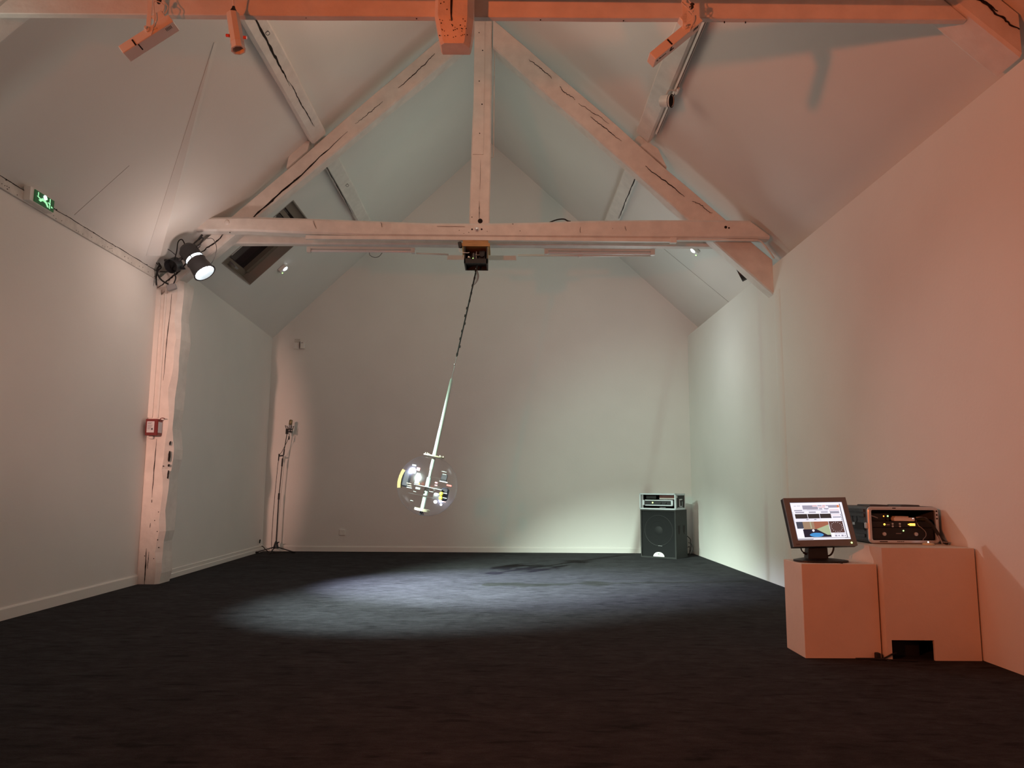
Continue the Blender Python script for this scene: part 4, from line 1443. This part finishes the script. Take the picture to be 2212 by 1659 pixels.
# ------------------------------------------------------------------ loudspeaker and amplifier case, back right corner
F0, F1 = V((2.285, 13.07, 0)), V((2.81, 12.71, 0))
fx = (F1 - F0).normalized()
fn = V((fx.y, -fx.x, 0))     # outward from the front
if fn.y > 0:
    fn = -fn
W_, D_, H_ = (F1 - F0).length, 0.50, 0.80


def SP(a, b, z):
    return F0 + fx * a - fn * b + V((0, 0, z))


def sbox(mb, a0, a1, b0, b1, z0, z1, mi=0):
    return mb.hexa([SP(a0, b0, z0), SP(a1, b0, z0), SP(a1, b1, z0), SP(a0, b1, z0), SP(a0, b0, z1), SP(a1, b0, z1), SP(a1, b1, z1), SP(a0, b1, z1)], mi)


sp = thing('loudspeaker', SP(W_ / 2, D_ / 2, 0), 'large black bass loudspeaker on the floor in the back right corner', 'loudspeaker')
mb = MB()
sbox(mb, 0, W_, 0.03, D_, 0, H_)
for (a0, a1, z0, z1) in ((0, 0.022, 0, H_), (W_ - 0.022, W_, 0, H_), (0.022, W_ - 0.022, H_ - 0.022, H_), (0.022, W_ - 0.022, 0, 0.022)):
    sbox(mb, a0, a1, 0, 0.03, z0, z1)
mb.build('cabinet', 'carton_black', sp)
mb = MB()
sbox(mb, 0.022, W_ - 0.022, 0.022, 0.028, 0.022, H_ - 0.022)
cc = SP(W_ / 2, 0.022, 0.45)
gr_ = mb.build('grille', 'grille_black', sp)
mb = MB()
mb.lathe(cc, fn, [(0, 0.262), (0.004, 0.255), (0.004, 0.250), (-0.0005, 0.240)], 48, 0, False)
mb.lathe(cc, fn, [(0, 0.075), (0.006, 0.060), (0.010, 0.03), (0.011, 0.003)], 30)
mb.lathe(cc, fn, [(0, 0.16), (0.002, 0.157), (0.0, 0.154)], 40, 0, False)
mb.build('woofer', 'cone_grey', sp)
mb = MB()
lc = W_ * 0.50
pts = [SP(lc + 0.10 * math.cos(math.pi * k / 16), 0.018, 0.020 + 0.078 * math.sin(math.pi * k / 16)) for k in range(17)]
mb.prism(pts, fn * 0.004)
for (a, z, w_, h_) in ((-0.019, .045, .003, .032), (0.016, .045, .003, .032), (-0.019, .074, .038, .003), (-0.019, .045, .038, .003), (-0.010, .054, .004, .014), (-0.003, .054, .004, .014), (0.005, .054, .004, .014),
                       (-0.010, .066, .019, .003)):
    sbox(mb, lc + a, lc + a + w_, 0.0125, 0.0145, z, z + h_, 1)
mb.build('logo_plate', ['logo_white', 'label_ink'], sp)
mb = MB()
sbox(mb, lc - 0.01, lc + 0.06, 0.018, 0.022, 0.195, 0.205)
mb.build('nameplate', 'grey_plastic', sp)
for u in (0.14, 0.36):
    mb = MB()
    sd_ = SP(W_, u, 0)
    out = fx
    P_ = [(-0.045, 0.02), (-0.022, -0.005), (0, 0.01), (0.022, -0.005), (0.045, 0.02), (0.035, -0.09), (0.0, -0.14), (-0.035, -0.09)]
    mb.prism([sd_ + V((0, 0, 0.53 + b)) - fn * a - out * 0.004 for a, b in P_], out * 0.006)
    mb.build('grip_hole', 'crack_dark', sp)
mb = MB()
mb.tube([SP(W_ - 0.02, D_ + 0.01, 0.36), SP(W_ + 0.04, D_ + 0.03, 0.30), SP(W_ + 0.05, D_ + 0.02, 0.24), SP(W_ + 0.045, D_ + 0.04, 0.14), SP(W_ + 0.02, D_ + 0.02, 0.06), SP(W_ - 0.04, D_ + 0.03, 0.03)], 0.007, 6)
mb.tube([SP(W_ + 0.01, D_ + 0.02, 0.24), SP(W_ + 0.07, D_ + 0.0, 0.22), SP(W_ + 0.10, D_ - 0.02, 0.14), SP(W_ + 0.06, D_ - 0.02, 0.06), SP(W_ + 0.0, D_ + 0.02, 0.02)], 0.006, 6)
mb.tube([SP(W_ + 0.0, D_ + 0.02, 0.16), SP(W_ + 0.04, D_ + 0.0, 0.17), SP(W_ + 0.03, D_ + 0.0, 0.05), SP(W_ + 0.0, D_ + 0.02, 0.02)], 0.006, 6)
solo(mb, 'speaker_cable', 'black_rubber', 'black cables looping behind the bass loudspeaker', 'cable')

ac = thing('amplifier_case', SP(W_ / 2, 0.22, H_), 'white-edged open rack case resting on the bass loudspeaker', 'case')
z0, z1 = H_ + 0.002, H_ + 0.272
mb = MB()
for (a0, a1, zz0, zz1) in ((-0.008, 0.014, z0, z1), (W_ - 0.014, W_ + 0.008, z0, z1), (-0.008, W_ + 0.008, z0, z0 + 0.024), (-0.008, W_ + 0.008, z1 - 0.022, z1)):
    sbox(mb, a0, a1, -0.008, 0.018, zz0, zz1)
for (b0, b1, zz0, zz1) in ((0.018, 0.42, z0, z0 + 0.028), (0.018, 0.42, z1 - 0.030, z1), (0.018, 0.04, z0, z1), (0.40, 0.42, z0, z1)):
    sbox(mb, W_ - 0.012, W_ + 0.008, b0, b1, zz0, zz1)
    sbox(mb, -0.008, 0.012, b0, b1, zz0, zz1)
mb.build('edging', 'aluminium', ac)
mb = MB()
sbox(mb, 0.0, 0.012, 0.02, 0.42, z0 + 0.004, z1 - 0.004)
sbox(mb, W_ - 0.012, W_ - 0.001, 0.02, 0.42, z0 + 0.004, z1 - 0.004)
sbox(mb, 0.012, W_ - 0.012, 0.02, 0.42, z0 + 0.004, z0 + 0.016)
sbox(mb, 0.012, W_ - 0.012, 0.02, 0.42, z1 - 0.014, z1 - 0.003)
sbox(mb, 0.012, W_ - 0.012, 0.40, 0.42, z0 + 0.016, z1 - 0.014)
mb.build('shell', 'carton_black', ac)
mb = MB()
sbox(mb, W_ + 0.001, W_ + 0.010, 0.16, 0.29, z0 + 0.05, z0 + 0.18)
hp = mb.build('handle_plate', 'aluminium', ac)
mb = MB()
sbox(mb, W_ + 0.009, W_ + 0.013, 0.185, 0.270, z0 + 0.062, z0 + 0.15)
mb.tube([SP(W_ + 0.012, 0.185, z0 + 0.145), SP(W_ + 0.025, 0.20, z0 + 0.155), SP(W_ + 0.025, 0.255, z0 + 0.155), SP(W_ + 0.012, 0.27, z0 + 0.145)], 0.007, 6)
mb.build('handle', 'black_rubber', hp)
mb = MB()
mb.lathe(SP(W_ + 0.0, 0.075, z1 - 0.055), fx, [(0, 0.016), (0.003, 0.015), (0.004, 0.004)], 16)
mb.build('badge', 'logo_white', ac)
mb = MB()
for k in range(9):
    sbox(mb, W_ + 0.0005, W_ + 0.0015, 0.10 + 0.027 * k, 0.121 + 0.027 * k, z0 + 0.030, z0 + 0.040)
mb.build('lettering', 'aluminium', ac)
am = thing('amplifier', SP(W_ / 2, 0.2, z0 + 0.06), 'slim power amplifier with two knobs and a lime light inside the white-edged case', 'amplifier')
az0 = z0 + 0.062
mb = MB()
sbox(mb, 0.07, W_ - 0.05, 0.035, 0.36, az0, az0 + 0.10)
mb.build('chassis', 'board_dark', am)
mb = MB()
sbox(mb, 0.08, W_ - 0.06, 0.024, 0.035, az0, az0 + 0.016)
sbox(mb, 0.08, W_ - 0.06, 0.024, 0.035, az0 + 0.084, az0 + 0.10)
mb.build('faceplate', 'aluminium', am)
for a in (0.045, W_ - 0.075):
    mb = MB()
    sbox(mb, a, a + 0.034, -0.004, 0.035, az0 + 0.010, az0 + 0.095)
    mb.build('handle', 'aluminium', am)
for a in (0.36, 0.45):
    mb = MB()
    mb.lathe(SP(a, 0.035, az0 + 0.05), fn, [(0, 0.018), (0.02, 0.016), (0.021, 0.002)], 16)
    mb.build('knob', 'black_plastic', am)
mb = MB()
mb.lathe(SP(0.215, 0.034, az0 + 0.052), fn, [(0, 0.013), (0.004, 0.008)], 10)
mb.build('status_light', 'led_lime', am)
mb = MB()
sbox(mb, 0.015, 0.05, 0.022, 0.030, z0 + 0.024, z1 - 0.022)
sbox(mb, 0.31, 0.42, 0.10, 0.105, z0 + 0.030, z0 + 0.038)
mb.build('rack_rail', 'grey_plastic', ac)
mb = MB()
sbox(mb, 0.08, 0.26, 0.08, 0.09, z0 + 0.18, z0 + 0.24)
mb.build('foam_panel', 'black_rubber', ac)
mb = MB()
sbox(mb, 0.27, W_ - 0.03, 0.20, 0.21, z0 + 0.17, z0 + 0.245)
mb.build('inner_panel', 'white_plastic', ac)

# ------------------------------------------------------------------ the two plinths at right
mb = MB()
mb.obox((2.385, 5.69, 0.326), (1, 0, 0), (0, 1, 0), (0, 0, 1), 0.540, 0.352, 0.652, 0, 0.002)
solo(mb, 'plinth', 'podium_paint', 'lower white plinth, the one the monitor stands on', 'plinth')
mb = MB()
X0, X1, Y0, Y1, ZT = 2.668, 3.330, 5.456, 6.26, 0.772
fr_pts = [(X0, 0), (2.703, 0), (2.703, 0.138), (3.002, 0.138), (3.002, 0), (X1, 0), (X1, ZT), (X0, ZT)]
mb.prism([(x, Y0, z) for x, z in fr_pts], (0, 0.018, 0))
mb.box(X0, X0 + 0.018, Y0 + 0.018, Y1, 0, ZT)
mb.box(X1 - 0.018, X1, Y0 + 0.018, Y1, 0, ZT)
mb.box(X0 + 0.018, X1 - 0.018, Y1 - 0.018, Y1, 0, ZT)
mb.box(X0 + 0.018, X1 - 0.018, Y0 + 0.018, Y1 - 0.018, ZT - 0.018, ZT)
solo(mb, 'plinth', 'podium_paint', 'taller white plinth against the right wall, square hole cut in its foot', 'plinth')
mb = MB()
mb.box(2.74, 2.98, 5.62, 5.86, 0.0, 0.10)
solo(mb, 'power_adapter', 'black_plastic', 'dark box hidden in the hole of the taller plinth', 'box')
mb = MB()
mb.tube([(2.56, 5.46, 0.012), (2.62, 5.45, 0.012), (2.66, 5.44, 0.03), (2.69, 5.44, 0.045), (2.74, 5.48, 0.045), (2.80, 5.6, 0.02)], 0.006, 6)
mb.tube([(2.45, 5.47, 0.010), (2.56, 5.46, 0.012), (2.66, 5.44, 0.010), (2.72, 5.43, 0.009), (2.85, 5.42, 0.009)], 0.005, 6)
mb.obox((2.612, 5.485, 0.024), (1, 0, 0), (0, 1, 0), (0, 0, 1), 0.030, 0.04, 0.046, 0, 0.004)
solo(mb, 'power_cable', 'black_rubber', 'black plug and cable on the floor at the foot of the two plinths', 'cable')

# monitor
def mrot(yaw, tilt, roll):
    Rz = Matrix.Rotation(yaw, 3, 'Z')
    Rx = Matrix.Rotation(tilt, 3, 'X')
    Ry = Matrix.Rotation(roll, 3, 'Y')
    return Rz @ Rx @ Ry


MR = mrot(0.102, -0.336, -0.019)
MC = V((2.324, 5.66, 0.945))
MW, MH = 0.493, 0.368


def mp_(u, v, w):
    return MC + MR @ V((u, w, v))


mn = thing('computer_monitor', (2.33, 5.68, 0.652), 'tilted computer monitor with a bright program window, on the lower plinth', 'monitor')


def mbx(mb, u0, u1, v0, v1, w0, w1, mi=0):
    return mb.hexa([mp_(u0, v0, w0), mp_(u1, v0, w0), mp_(u1, v0, w1), mp_(u0, v0, w1), mp_(u0, v1, w0), mp_(u1, v1, w0), mp_(u1, v1, w1), mp_(u0, v1, w1)], mi)


SU0, SU1, SV0, SV1 = -0.206, 0.208, -0.136, 0.150
mb = MB()
mbx(mb, -MW / 2, SU0, -MH / 2, MH / 2, 0, 0.016)
mbx(mb, SU1, MW / 2, -MH / 2, MH / 2, 0, 0.016)
mbx(mb, SU0, SU1, SV1, MH / 2, 0, 0.016)
mbx(mb, SU0, SU1, -MH / 2, SV0, 0, 0.016)
mb.build('bezel', 'monitor_silver', mn)
mb = MB()
mbx(mb, -MW / 2, MW / 2, -MH / 2, MH / 2, 0.016, 0.050)
mbx(mb, -0.17, 0.17, -0.13, 0.13, 0.050, 0.075)
mb.build('back_shell', 'black_plastic', mn)
mb = MB()
mbx(mb, SU0, SU1, SV0, SV1, 0.004, 0.0165)
scr = mb
scr_mats = ['ui_white']


def smat(k):
    if k not in scr_mats:
        scr_mats.append(k)
    return scr_mats.index(k)


def ui(rects, mat, name, w=0.003):
    for (a, b, c, d) in rects:   # fractions, v from top
        u0, u1 = SU0 + (SU1 - SU0) * a, SU0 + (SU1 - SU0) * c
        v1, v0 = SV1 - (SV1 - SV0) * b, SV1 - (SV1 - SV0) * d
        mbx(scr, u0, u1, v0, v1, w, 0.0045, smat(mat))


ui([(0.23, .085, .42, .125), (.23, .125, .52, .195), (.52, .085, .60, .11), (.68, .085, .74, .11), (.54, .165, .60, .195), (.63, .165, .72, .195), (.72, .085, .90, .155),
    (.06, .205, .21, .235), (.30, .205, .60, .212), (.66, .205, .70, .212), (.07, .255, .24, .285), (.33, .255, .46, .285), (.56, .255, .69, .285), (.73, .25, .905, .31), (.76, .395, .91, .425),
    (.22, .225, .70, .23), (.05, .45, .53, .454), (.05, .48, .53, .484), (.40, .455, .44, .475), (.25, .455, .29, .475), (.72, .84, .93, .85), (.72, .88, .76, .92), (.78, .885, .81, .915), (.84, .88, .88, .92), (.90, .885, .92, .915)], 'ui_lilac', 'panels')
ui([(.055, .315, .285, .435), (.295, .315, .515, .435), (.525, .315, .735, .435)], 'ui_dark', 'meter_displays')
ui([(0, 0, 1, .012), (0, .012, .012, 1.0), (.94, .05, .955, .95), (.01, .965, .30, .985), (.90, .95, .99, .962), (.30, .945, .95, .955)], 'ui_grey', 'window_edges')
ui([(.42, .085, .51, .115), (.61, .085, .67, .115), (.53, .13, .66, .15), (.73, .21, .90, .225), (.73, .225, .735, .25), (.90, .21, .905, .25), (.73, .35, .90, .36)], 'ui_pink', 'buttons')
ui([(.885, .085, .93, .15)], 'ui_red', 'icon')
ui([(.045, .52, .165, .70)], 'ui_slate', 'camera_dark')
ui([(.165, .52, .375, .72)], 'ui_cam_wall', 'camera_wall')
ui([(.375, .52, .65, .72)], 'ui_cam_red', 'camera_red_wall')
ui([(.30, .52, .32, .70), (.08, .205, .12, .21)], 'ui_cam_green', 'camera_post')
ui([(.145, .72, .65, .93)], 'ui_cam_floor', 'camera_floor')
ui([(.66, .52, .92, .82)], 'ui_brown', 'dial')


def uipt(a, b, w):
    return mp_(SU0 + (SU1 - SU0) * a, SV1 - (SV1 - SV0) * b, w)


scr.prism([uipt(.40, .72, .0028), uipt(.65, .60, .0028), uipt(.65, .875, .0028), uipt(.585, .875, .0028)], MR @ V((0, 0.0015, 0)), smat('ui_cam_green'))
scr.prism([uipt(.38 + .13 * math.cos(k * math.pi / 8), .87 + .055 * math.sin(k * math.pi / 8), .0026) for k in range(16)], MR @ V((0, 0.0015, 0)), smat('ui_cam_blue'))
scr.prism([uipt(.335 + .022 * math.cos(k * math.pi / 6), .755 + .032 * math.sin(k * math.pi / 6), .0024) for k in range(12)], MR @ V((0, 0.0015, 0)))
for k in range(16):
    an = k * math.pi / 8
    a_, b_2 = .79 + .105 * math.cos(an), .67 + .125 * math.sin(an)
    scr.prism([uipt(a_ - .004, b_2 - .006, .0024), uipt(a_ + .004, b_2 - .006, .0024), uipt(a_ + .004, b_2 + .006, .0024), uipt(a_ - .004, b_2 + .006, .0024)], MR @ V((0, 0.0015, 0)))
ui([(.915, .33 + .045 * k, .93, .35 + .045 * k) for k in range(5)] + [(.022, .26 + .022 * k, .030, .268 + .022 * k) for k in range(14)] + [(.07, .095, .11, .102), (.13, .093, .19, .10)], 'ui_slate', 'small_marks')
scr.build('screen', scr_mats, mn)
mb = MB()
mb.lathe(mp_(0.205, -0.163, 0), MR @ V((0, -1, 0)), [(0, 0.007), (0.004, 0.005)], 10)
mb.build('power_light', 'led_lime', mn)
mb = MB()
mbx(mb, -0.225, -0.195, -0.170, -0.163, -0.001, 0.002)
mb.build('maker_mark', 'label_ink', mn)
mb = MB()
nx0, nx1 = 2.225, 2.362
mb.loft([[V((2.215, 5.64, 0.672)), V((2.372, 5.66, 0.672)), V((2.372, 5.74, 0.672)), V((2.215, 5.72, 0.672))],
         [V((2.232, 5.66, 0.80)), V((2.372, 5.675, 0.80)), V((2.372, 5.735, 0.80)), V((2.232, 5.72, 0.80))],
         [V((2.245, 5.675, 0.93)), V((2.365, 5.69, 0.93)), V((2.365, 5.75, 0.93)), V((2.245, 5.735, 0.93))]])
mb.build('neck', 'black_plastic', mn)
mb = MB()
prof = []
NN = 28
ringb, ringt = [], []
for k in range(NN):
    an = 2 * math.pi * k / NN
    ca, sa = math.cos(an), math.sin(an)
    px = 0.195 * (abs(ca) ** 0.75) * (1 if ca > 0 else -1)
    py = 0.115 * (abs(sa) ** 0.8) * (1 if sa > 0 else -1)
    ringb.append(V((2.325 + px, 5.685 + py, 0.6535)))
    ringt.append(V((2.325 + px, 5.685 + py, 0.664)))
mid_ = [V((2.30, 5.69, 0)) + (p - V((2.325, 5.685, p.z))) * 0.55 + V((0, 0, 0.677)) for p in ringt]
mb.loft([ringb, ringt, mid_])
mb.build('foot', 'black_plastic', mn)
mb = MB()
mb.tube([(2.175, 5.66, 0.80), (2.182, 5.68, 0.74), (2.205, 5.69, 0.715), (2.23, 5.69, 0.70)], 0.005, 6)
mb.obox((2.215, 5.69, 0.708), (1, 0, -0.6), (0, 1, 0), (0.6, 0, 1), 0.03, 0.014, 0.014)
mb.tube([(2.42, 5.68, 0.80), (2.424, 5.68, 0.76), (2.415, 5.68, 0.725), (2.395, 5.68, 0.70), (2.36, 5.68, 0.69)], 0.0065, 6)
mb.build('cord', 'black_rubber', mn)
mb = MB()
mb.tube([(2.39, 5.60, 0.659), (2.41, 5.56, 0.657), (2.42, 5.535, 0.656)], 0.004, 6)
mb.build('cord_end', 'black_rubber', mn)

# rack case on the taller plinth
RX0, RX1, RY0, RY1, RZ0, RZ1 = 2.765, 3.300, 5.83, 6.24, ZT + 0.004, 1.050
rc = thing('rack_case', (3.03, 6.03, ZT), 'grey moulded rack case with a silver rim on the taller plinth', 'case')


def rrect(x0, x1, z0, z1, r, y, n=5):
    pts = []
    for (cx, cz, a0) in ((x1 - r, z1 - r, 0), (x0 + r, z1 - r, 90), (x0 + r, z0 + r, 180), (x1 - r, z0 + r, 270)):
        for k in range(n + 1):
            an = math.radians(a0 + 90 * k / n)
            pts.append(V((cx + r * math.cos(an), y, cz + r * math.sin(an))))
    return pts


mb = MB()
mb.loft([rrect(RX0, RX1, RZ0, RZ1, 0.03, RY0 + 0.012), rrect(RX0 - 0.004, RX1 + 0.004, RZ0, RZ1 + 0.004, 0.03, RY0 + 0.03), rrect(RX0 - 0.004, RX1 + 0.004, RZ0, RZ1 + 0.004, 0.03, RY1),
         rrect(RX0 + 0.014, RX1 - 0.014, RZ0 + 0.014, RZ1 - 0.014, 0.02, RY1), rrect(RX0 + 0.014, RX1 - 0.014, RZ0 + 0.014, RZ1 - 0.014, 0.02, RY0 + 0.012)], 0, False)
mb.loft([rrect(RX0 + 0.01, RX1 - 0.01, RZ0 + 0.01, RZ1 - 0.01, 0.02, RY1 - 0.03), rrect(RX0 + 0.01, RX1 - 0.01, RZ0 + 0.01, RZ1 - 0.01, 0.02, RY1 - 0.01)])
mb.build('shell', 'case_blue_grey', rc)
mb = MB()
for (zc, hh) in ((0.83, 0.012), (0.88, 0.010), (0.985, 0.012), (1.02, 0.010)):
    mb.box(RX0 - 0.012, RX0 - 0.003, RY0 + 0.05, RY1 - 0.01, zc - hh, zc + hh)
for xx in (2.82, 3.06):
    mb.obox((xx + 0.06, RY0 + 0.16, RZ1 + 0.008), (1, 0, 0), (0, 1, 0), (0, 0, 1), 0.15, 0.22, 0.014, 0, 0.005)
mb.build('rib', 'case_blue_grey', rc)
mb = MB()
mb.lathe((RX0 - 0.003, RY0 + 0.22, 0.955), (-1, 0, 0), [(0, 0.042), (0.004, 0.042), (0.004, 0.034), (0.001, 0.030)], 20)
mb.box(RX0 - 0.014, RX0 - 0.003, RY0 + 0.06, RY0 + 0.30, 0.875, 0.925)
mb.build('side_handle', 'black_rubber', rc)
mb = MB()
mb.obox((RX0 - 0.010, RY0 + 0.02, 0.908), (1, 0, 0), (0, 1, 0), (0, 0, 1), 0.016, 0.045, 0.045, 0, 0.005)
mb.box(RX0 - 0.016, RX0 - 0.013, RY0 + 0.20, RY0 + 0.24, 0.905, 0.925)
mb.build('latch', 'aluminium', rc)
mb = MB()
o_, i_ = (RX0 - 0.004, RX1 + 0.004, RZ0, RZ1 + 0.002, 0.034), (RX0 + 0.022, RX1 - 0.022, RZ0 + 0.024, RZ1 - 0.022, 0.012)
mb.loft([rrect(*o_, RY0 + 0.016), rrect(*o_, RY0 + 0.002), rrect(RX0 + 0.004, RX1 - 0.004, RZ0 + 0.008, RZ1 - 0.006, 0.03, RY0 - 0.004), rrect(*i_, RY0 - 0.002), rrect(*i_, RY0 + 0.016)], 0, False)
mb.build('rim', 'aluminium', rc)
mb = MB()
for k in range(3):
    mb.lathe((RX1 - 0.012, RY0 - 0.003, 1.0 - 0.028 * k + 0.02), (0, -1, 0), [(0, 0.006), (0.003, 0.006)], 8)
mb.box(2.95, 2.975, RY0 - 0.006, RY0 - 0.002, RZ1 - 0.012, RZ1 - 0.006)
mb.box(2.84, 2.90, RY0 - 0.006, RY0 - 0.002, RZ0 + 0.010, RZ0 + 0.016)
for k in range(4):
    mb.box(2.975 + 0.014 * k, 2.983 + 0.014 * k, RY0 - 0.006, RY0 - 0.002, RZ0 + 0.012, RZ0 + 0.017)
mb.build('marking', 'crack_dark', rc)

ra = thing('power_amplifier', (3.03, 6.0, RZ0 + 0.03), 'black amplifier with two round grey knobs, lowest unit in the rack case', 'amplifier')
mb = MB()
mb.box(RX0 + 0.024, RX1 - 0.024, RY0 + 0.030, RY1 - 0.05, RZ0 + 0.028, RZ0 + 0.115)
mb.build('chassis', 'black_plastic', ra)
for x in (2.892, 3.136):
    mb = MB()
    mb.lathe((x, RY0 + 0.032, 0.842 + 0.003), (0, -1, 0), [(0, 0.0145), (0.014, 0.0135), (0.016, 0.002)], 20)
    mb.build('knob', 'aluminium', ra)
mb = MB()
mb.lathe((3.043, RY0 + 0.031, 0.870), (0, -1, 0), [(0, 0.006), (0.003, 0.005)], 10)
mb.build('status_light', 'led_green', ra)
mb = MB()
for k in range(7):
    mb.box(2.985 + 0.006 * k, 2.989 + 0.006 * k, RY0 + 0.0285, RY0 + 0.0305, 0.846, 0.852)
mb.build('lettering', 'grey_plastic', ra)
rb = thing('audio_interface', (3.03, 6.0, RZ0 + 0.12), 'black rack unit with bright amber lights above the knobbed amplifier', 'audio device')
mb = MB()
mb.box(RX0 + 0.024, RX1 - 0.024, RY0 + 0.034, RY1 - 0.08, RZ0 + 0.119, RZ0 + 0.163)
mb.build('chassis', 'black_plastic', rb)
for x, z in ((2.963, 0.922), (2.963, 0.903), (3.019, 0.922), (3.019, 0.903)):
    mb = MB()
    mb.lathe((x, RY0 + 0.036, z), (0, -1, 0), [(0, 0.008), (0.008, 0.007), (0.009, 0.001)], 12)
    mb.build('knob', 'aluminium', rb)
mb = MB()
mb.box(3.095, 3.137, RY0 + 0.031, RY0 + 0.035, 0.908, 0.925)
mb.box(3.083, 3.092, RY0 + 0.031, RY0 + 0.035, 0.914, 0.921)
mb.lathe((2.902, RY0 + 0.036, 0.917), (0, -1, 0), [(0, 0.009), (0.003, 0.007)], 10)
mb.build('indicator', 'led_amber', rb)
mb = MB()
mb.box(2.915, 2.94, RY0 + 0.031, RY0 + 0.035, 0.911, 0.919)
mb.build('display', 'grey_plastic', rb)
rd = thing('control_unit', (2.93, 6.0, RZ0 + 0.17), 'small dark unit with orange and green lights, upper left in the rack case', 'audio device')
mb = MB()
mb.box(2.81, 2.955, RY0 + 0.06, RY1 - 0.1, RZ0 + 0.165, RZ0 + 0.222)
mb.lathe((2.938, RY0 + 0.062, 0.955), (0, -1, 0), [(0, 0.014), (0.012, 0.012)], 14)
mb.build('chassis', 'black_plastic', rd)
mb = MB()
mb.lathe((2.912, RY0 + 0.061, 0.978), (0, -1, 0), [(0, 0.006), (0.003, 0.004)], 10)
mb.build('orange_light', 'led_orange', rd)
mb = MB()
mb.lathe((2.944, RY0 + 0.061, 0.979), (0, -1, 0), [(0, 0.007), (0.003, 0.005)], 10)
mb.build('green_light', 'led_green', rd)
re_ = thing('white_box', (3.06, 6.0, RZ0 + 0.17), 'small pale box lying at the top inside the rack case', 'box')
mb = MB()
mb.obox((3.058, RY0 + 0.10, 0.956), (1, 0, 0), (0, 1, 0), (0, 0, 1), 0.160, 0.14, 0.026, 0, 0.003)
mb.obox((3.048, RY0 + 0.11, 0.973), (1, 0, 0), (0, 1, 0), (0, 0, 1), 0.105, 0.12, 0.010, 0, 0.002)
mb.build('body', 'white_plastic', re_)
mb = MB()
mb.lathe((3.122, RY0 + 0.031, 0.963), (0, -1, 0), [(0, 0.003), (0.002, 0.002)], 8)
mb.build('light', 'led_white', re_)
mb = MB()
mb.tube([(3.165, RY0 + 0.06, 0.955), (3.19, RY0 - 0.0, 0.962), (3.225, RY0 - 0.03, 0.925), (3.26, RY0 - 0.04, 0.865), (3.285, RY0 - 0.07, 0.80), (3.30, RY0 - 0.10, ZT + 0.016)], 0.013, 8)
mb.tube([(3.16, RY0 + 0.05, 0.97), (3.20, RY0 - 0.01, 0.965), (3.24, RY0 - 0.03, 0.905), (3.262, RY0 - 0.05, 0.85), (3.275, RY0 - 0.08, ZT + 0.01)], 0.006, 6, mi=1)
mb.box(3.272, 3.315, RY0 - 0.108, RY0 - 0.075, ZT + 0.020, ZT + 0.026, 1)
solo(mb, 'cable_bundle', ['black_rubber', 'grey_plastic'], 'thick black cables hanging out of the right side of the rack case', 'cable')
mb = MB()
mb.tube([(3.155, RY0 + 0.05, 0.95), (3.157, RY0 + 0.02, 0.91), (3.162, RY0 - 0.01, 0.895), (3.185, RY0 - 0.02, 0.865), (3.18, RY0 - 0.03, 0.835), (3.15, RY0 - 0.05, 0.815), (3.14, RY0 - 0.06, 0.803)], 0.0022, 6)
mb.tube([(2.79, RY0 + 0.02, 0.985), (2.82, RY0 + 0.015, 0.975), (2.85, RY0 + 0.03, 0.965)], 0.004, 6)
solo(mb, 'thin_wire', 'grey_plastic', 'thin wire from the rack case down to the clear disc', 'cable')
pk = thing('sensor_puck', (3.165, 5.745, ZT), 'flat clear disc with a tiny light, in front of the rack case', 'sensor')
mb = MB()
mb.lathe((3.165, 5.745, ZT + 0.001), (0, 0, 1), [(0, 0.040), (0.008, 0.042), (0.016, 0.030), (0.018, 0.005)], 28)
mb.build('housing', 'cream_plastic', pk)
mb = MB()
mb.sphere((3.165, 5.745, ZT + 0.022), 0.004, 10, 6)
mb.build('light', 'led_white', pk)
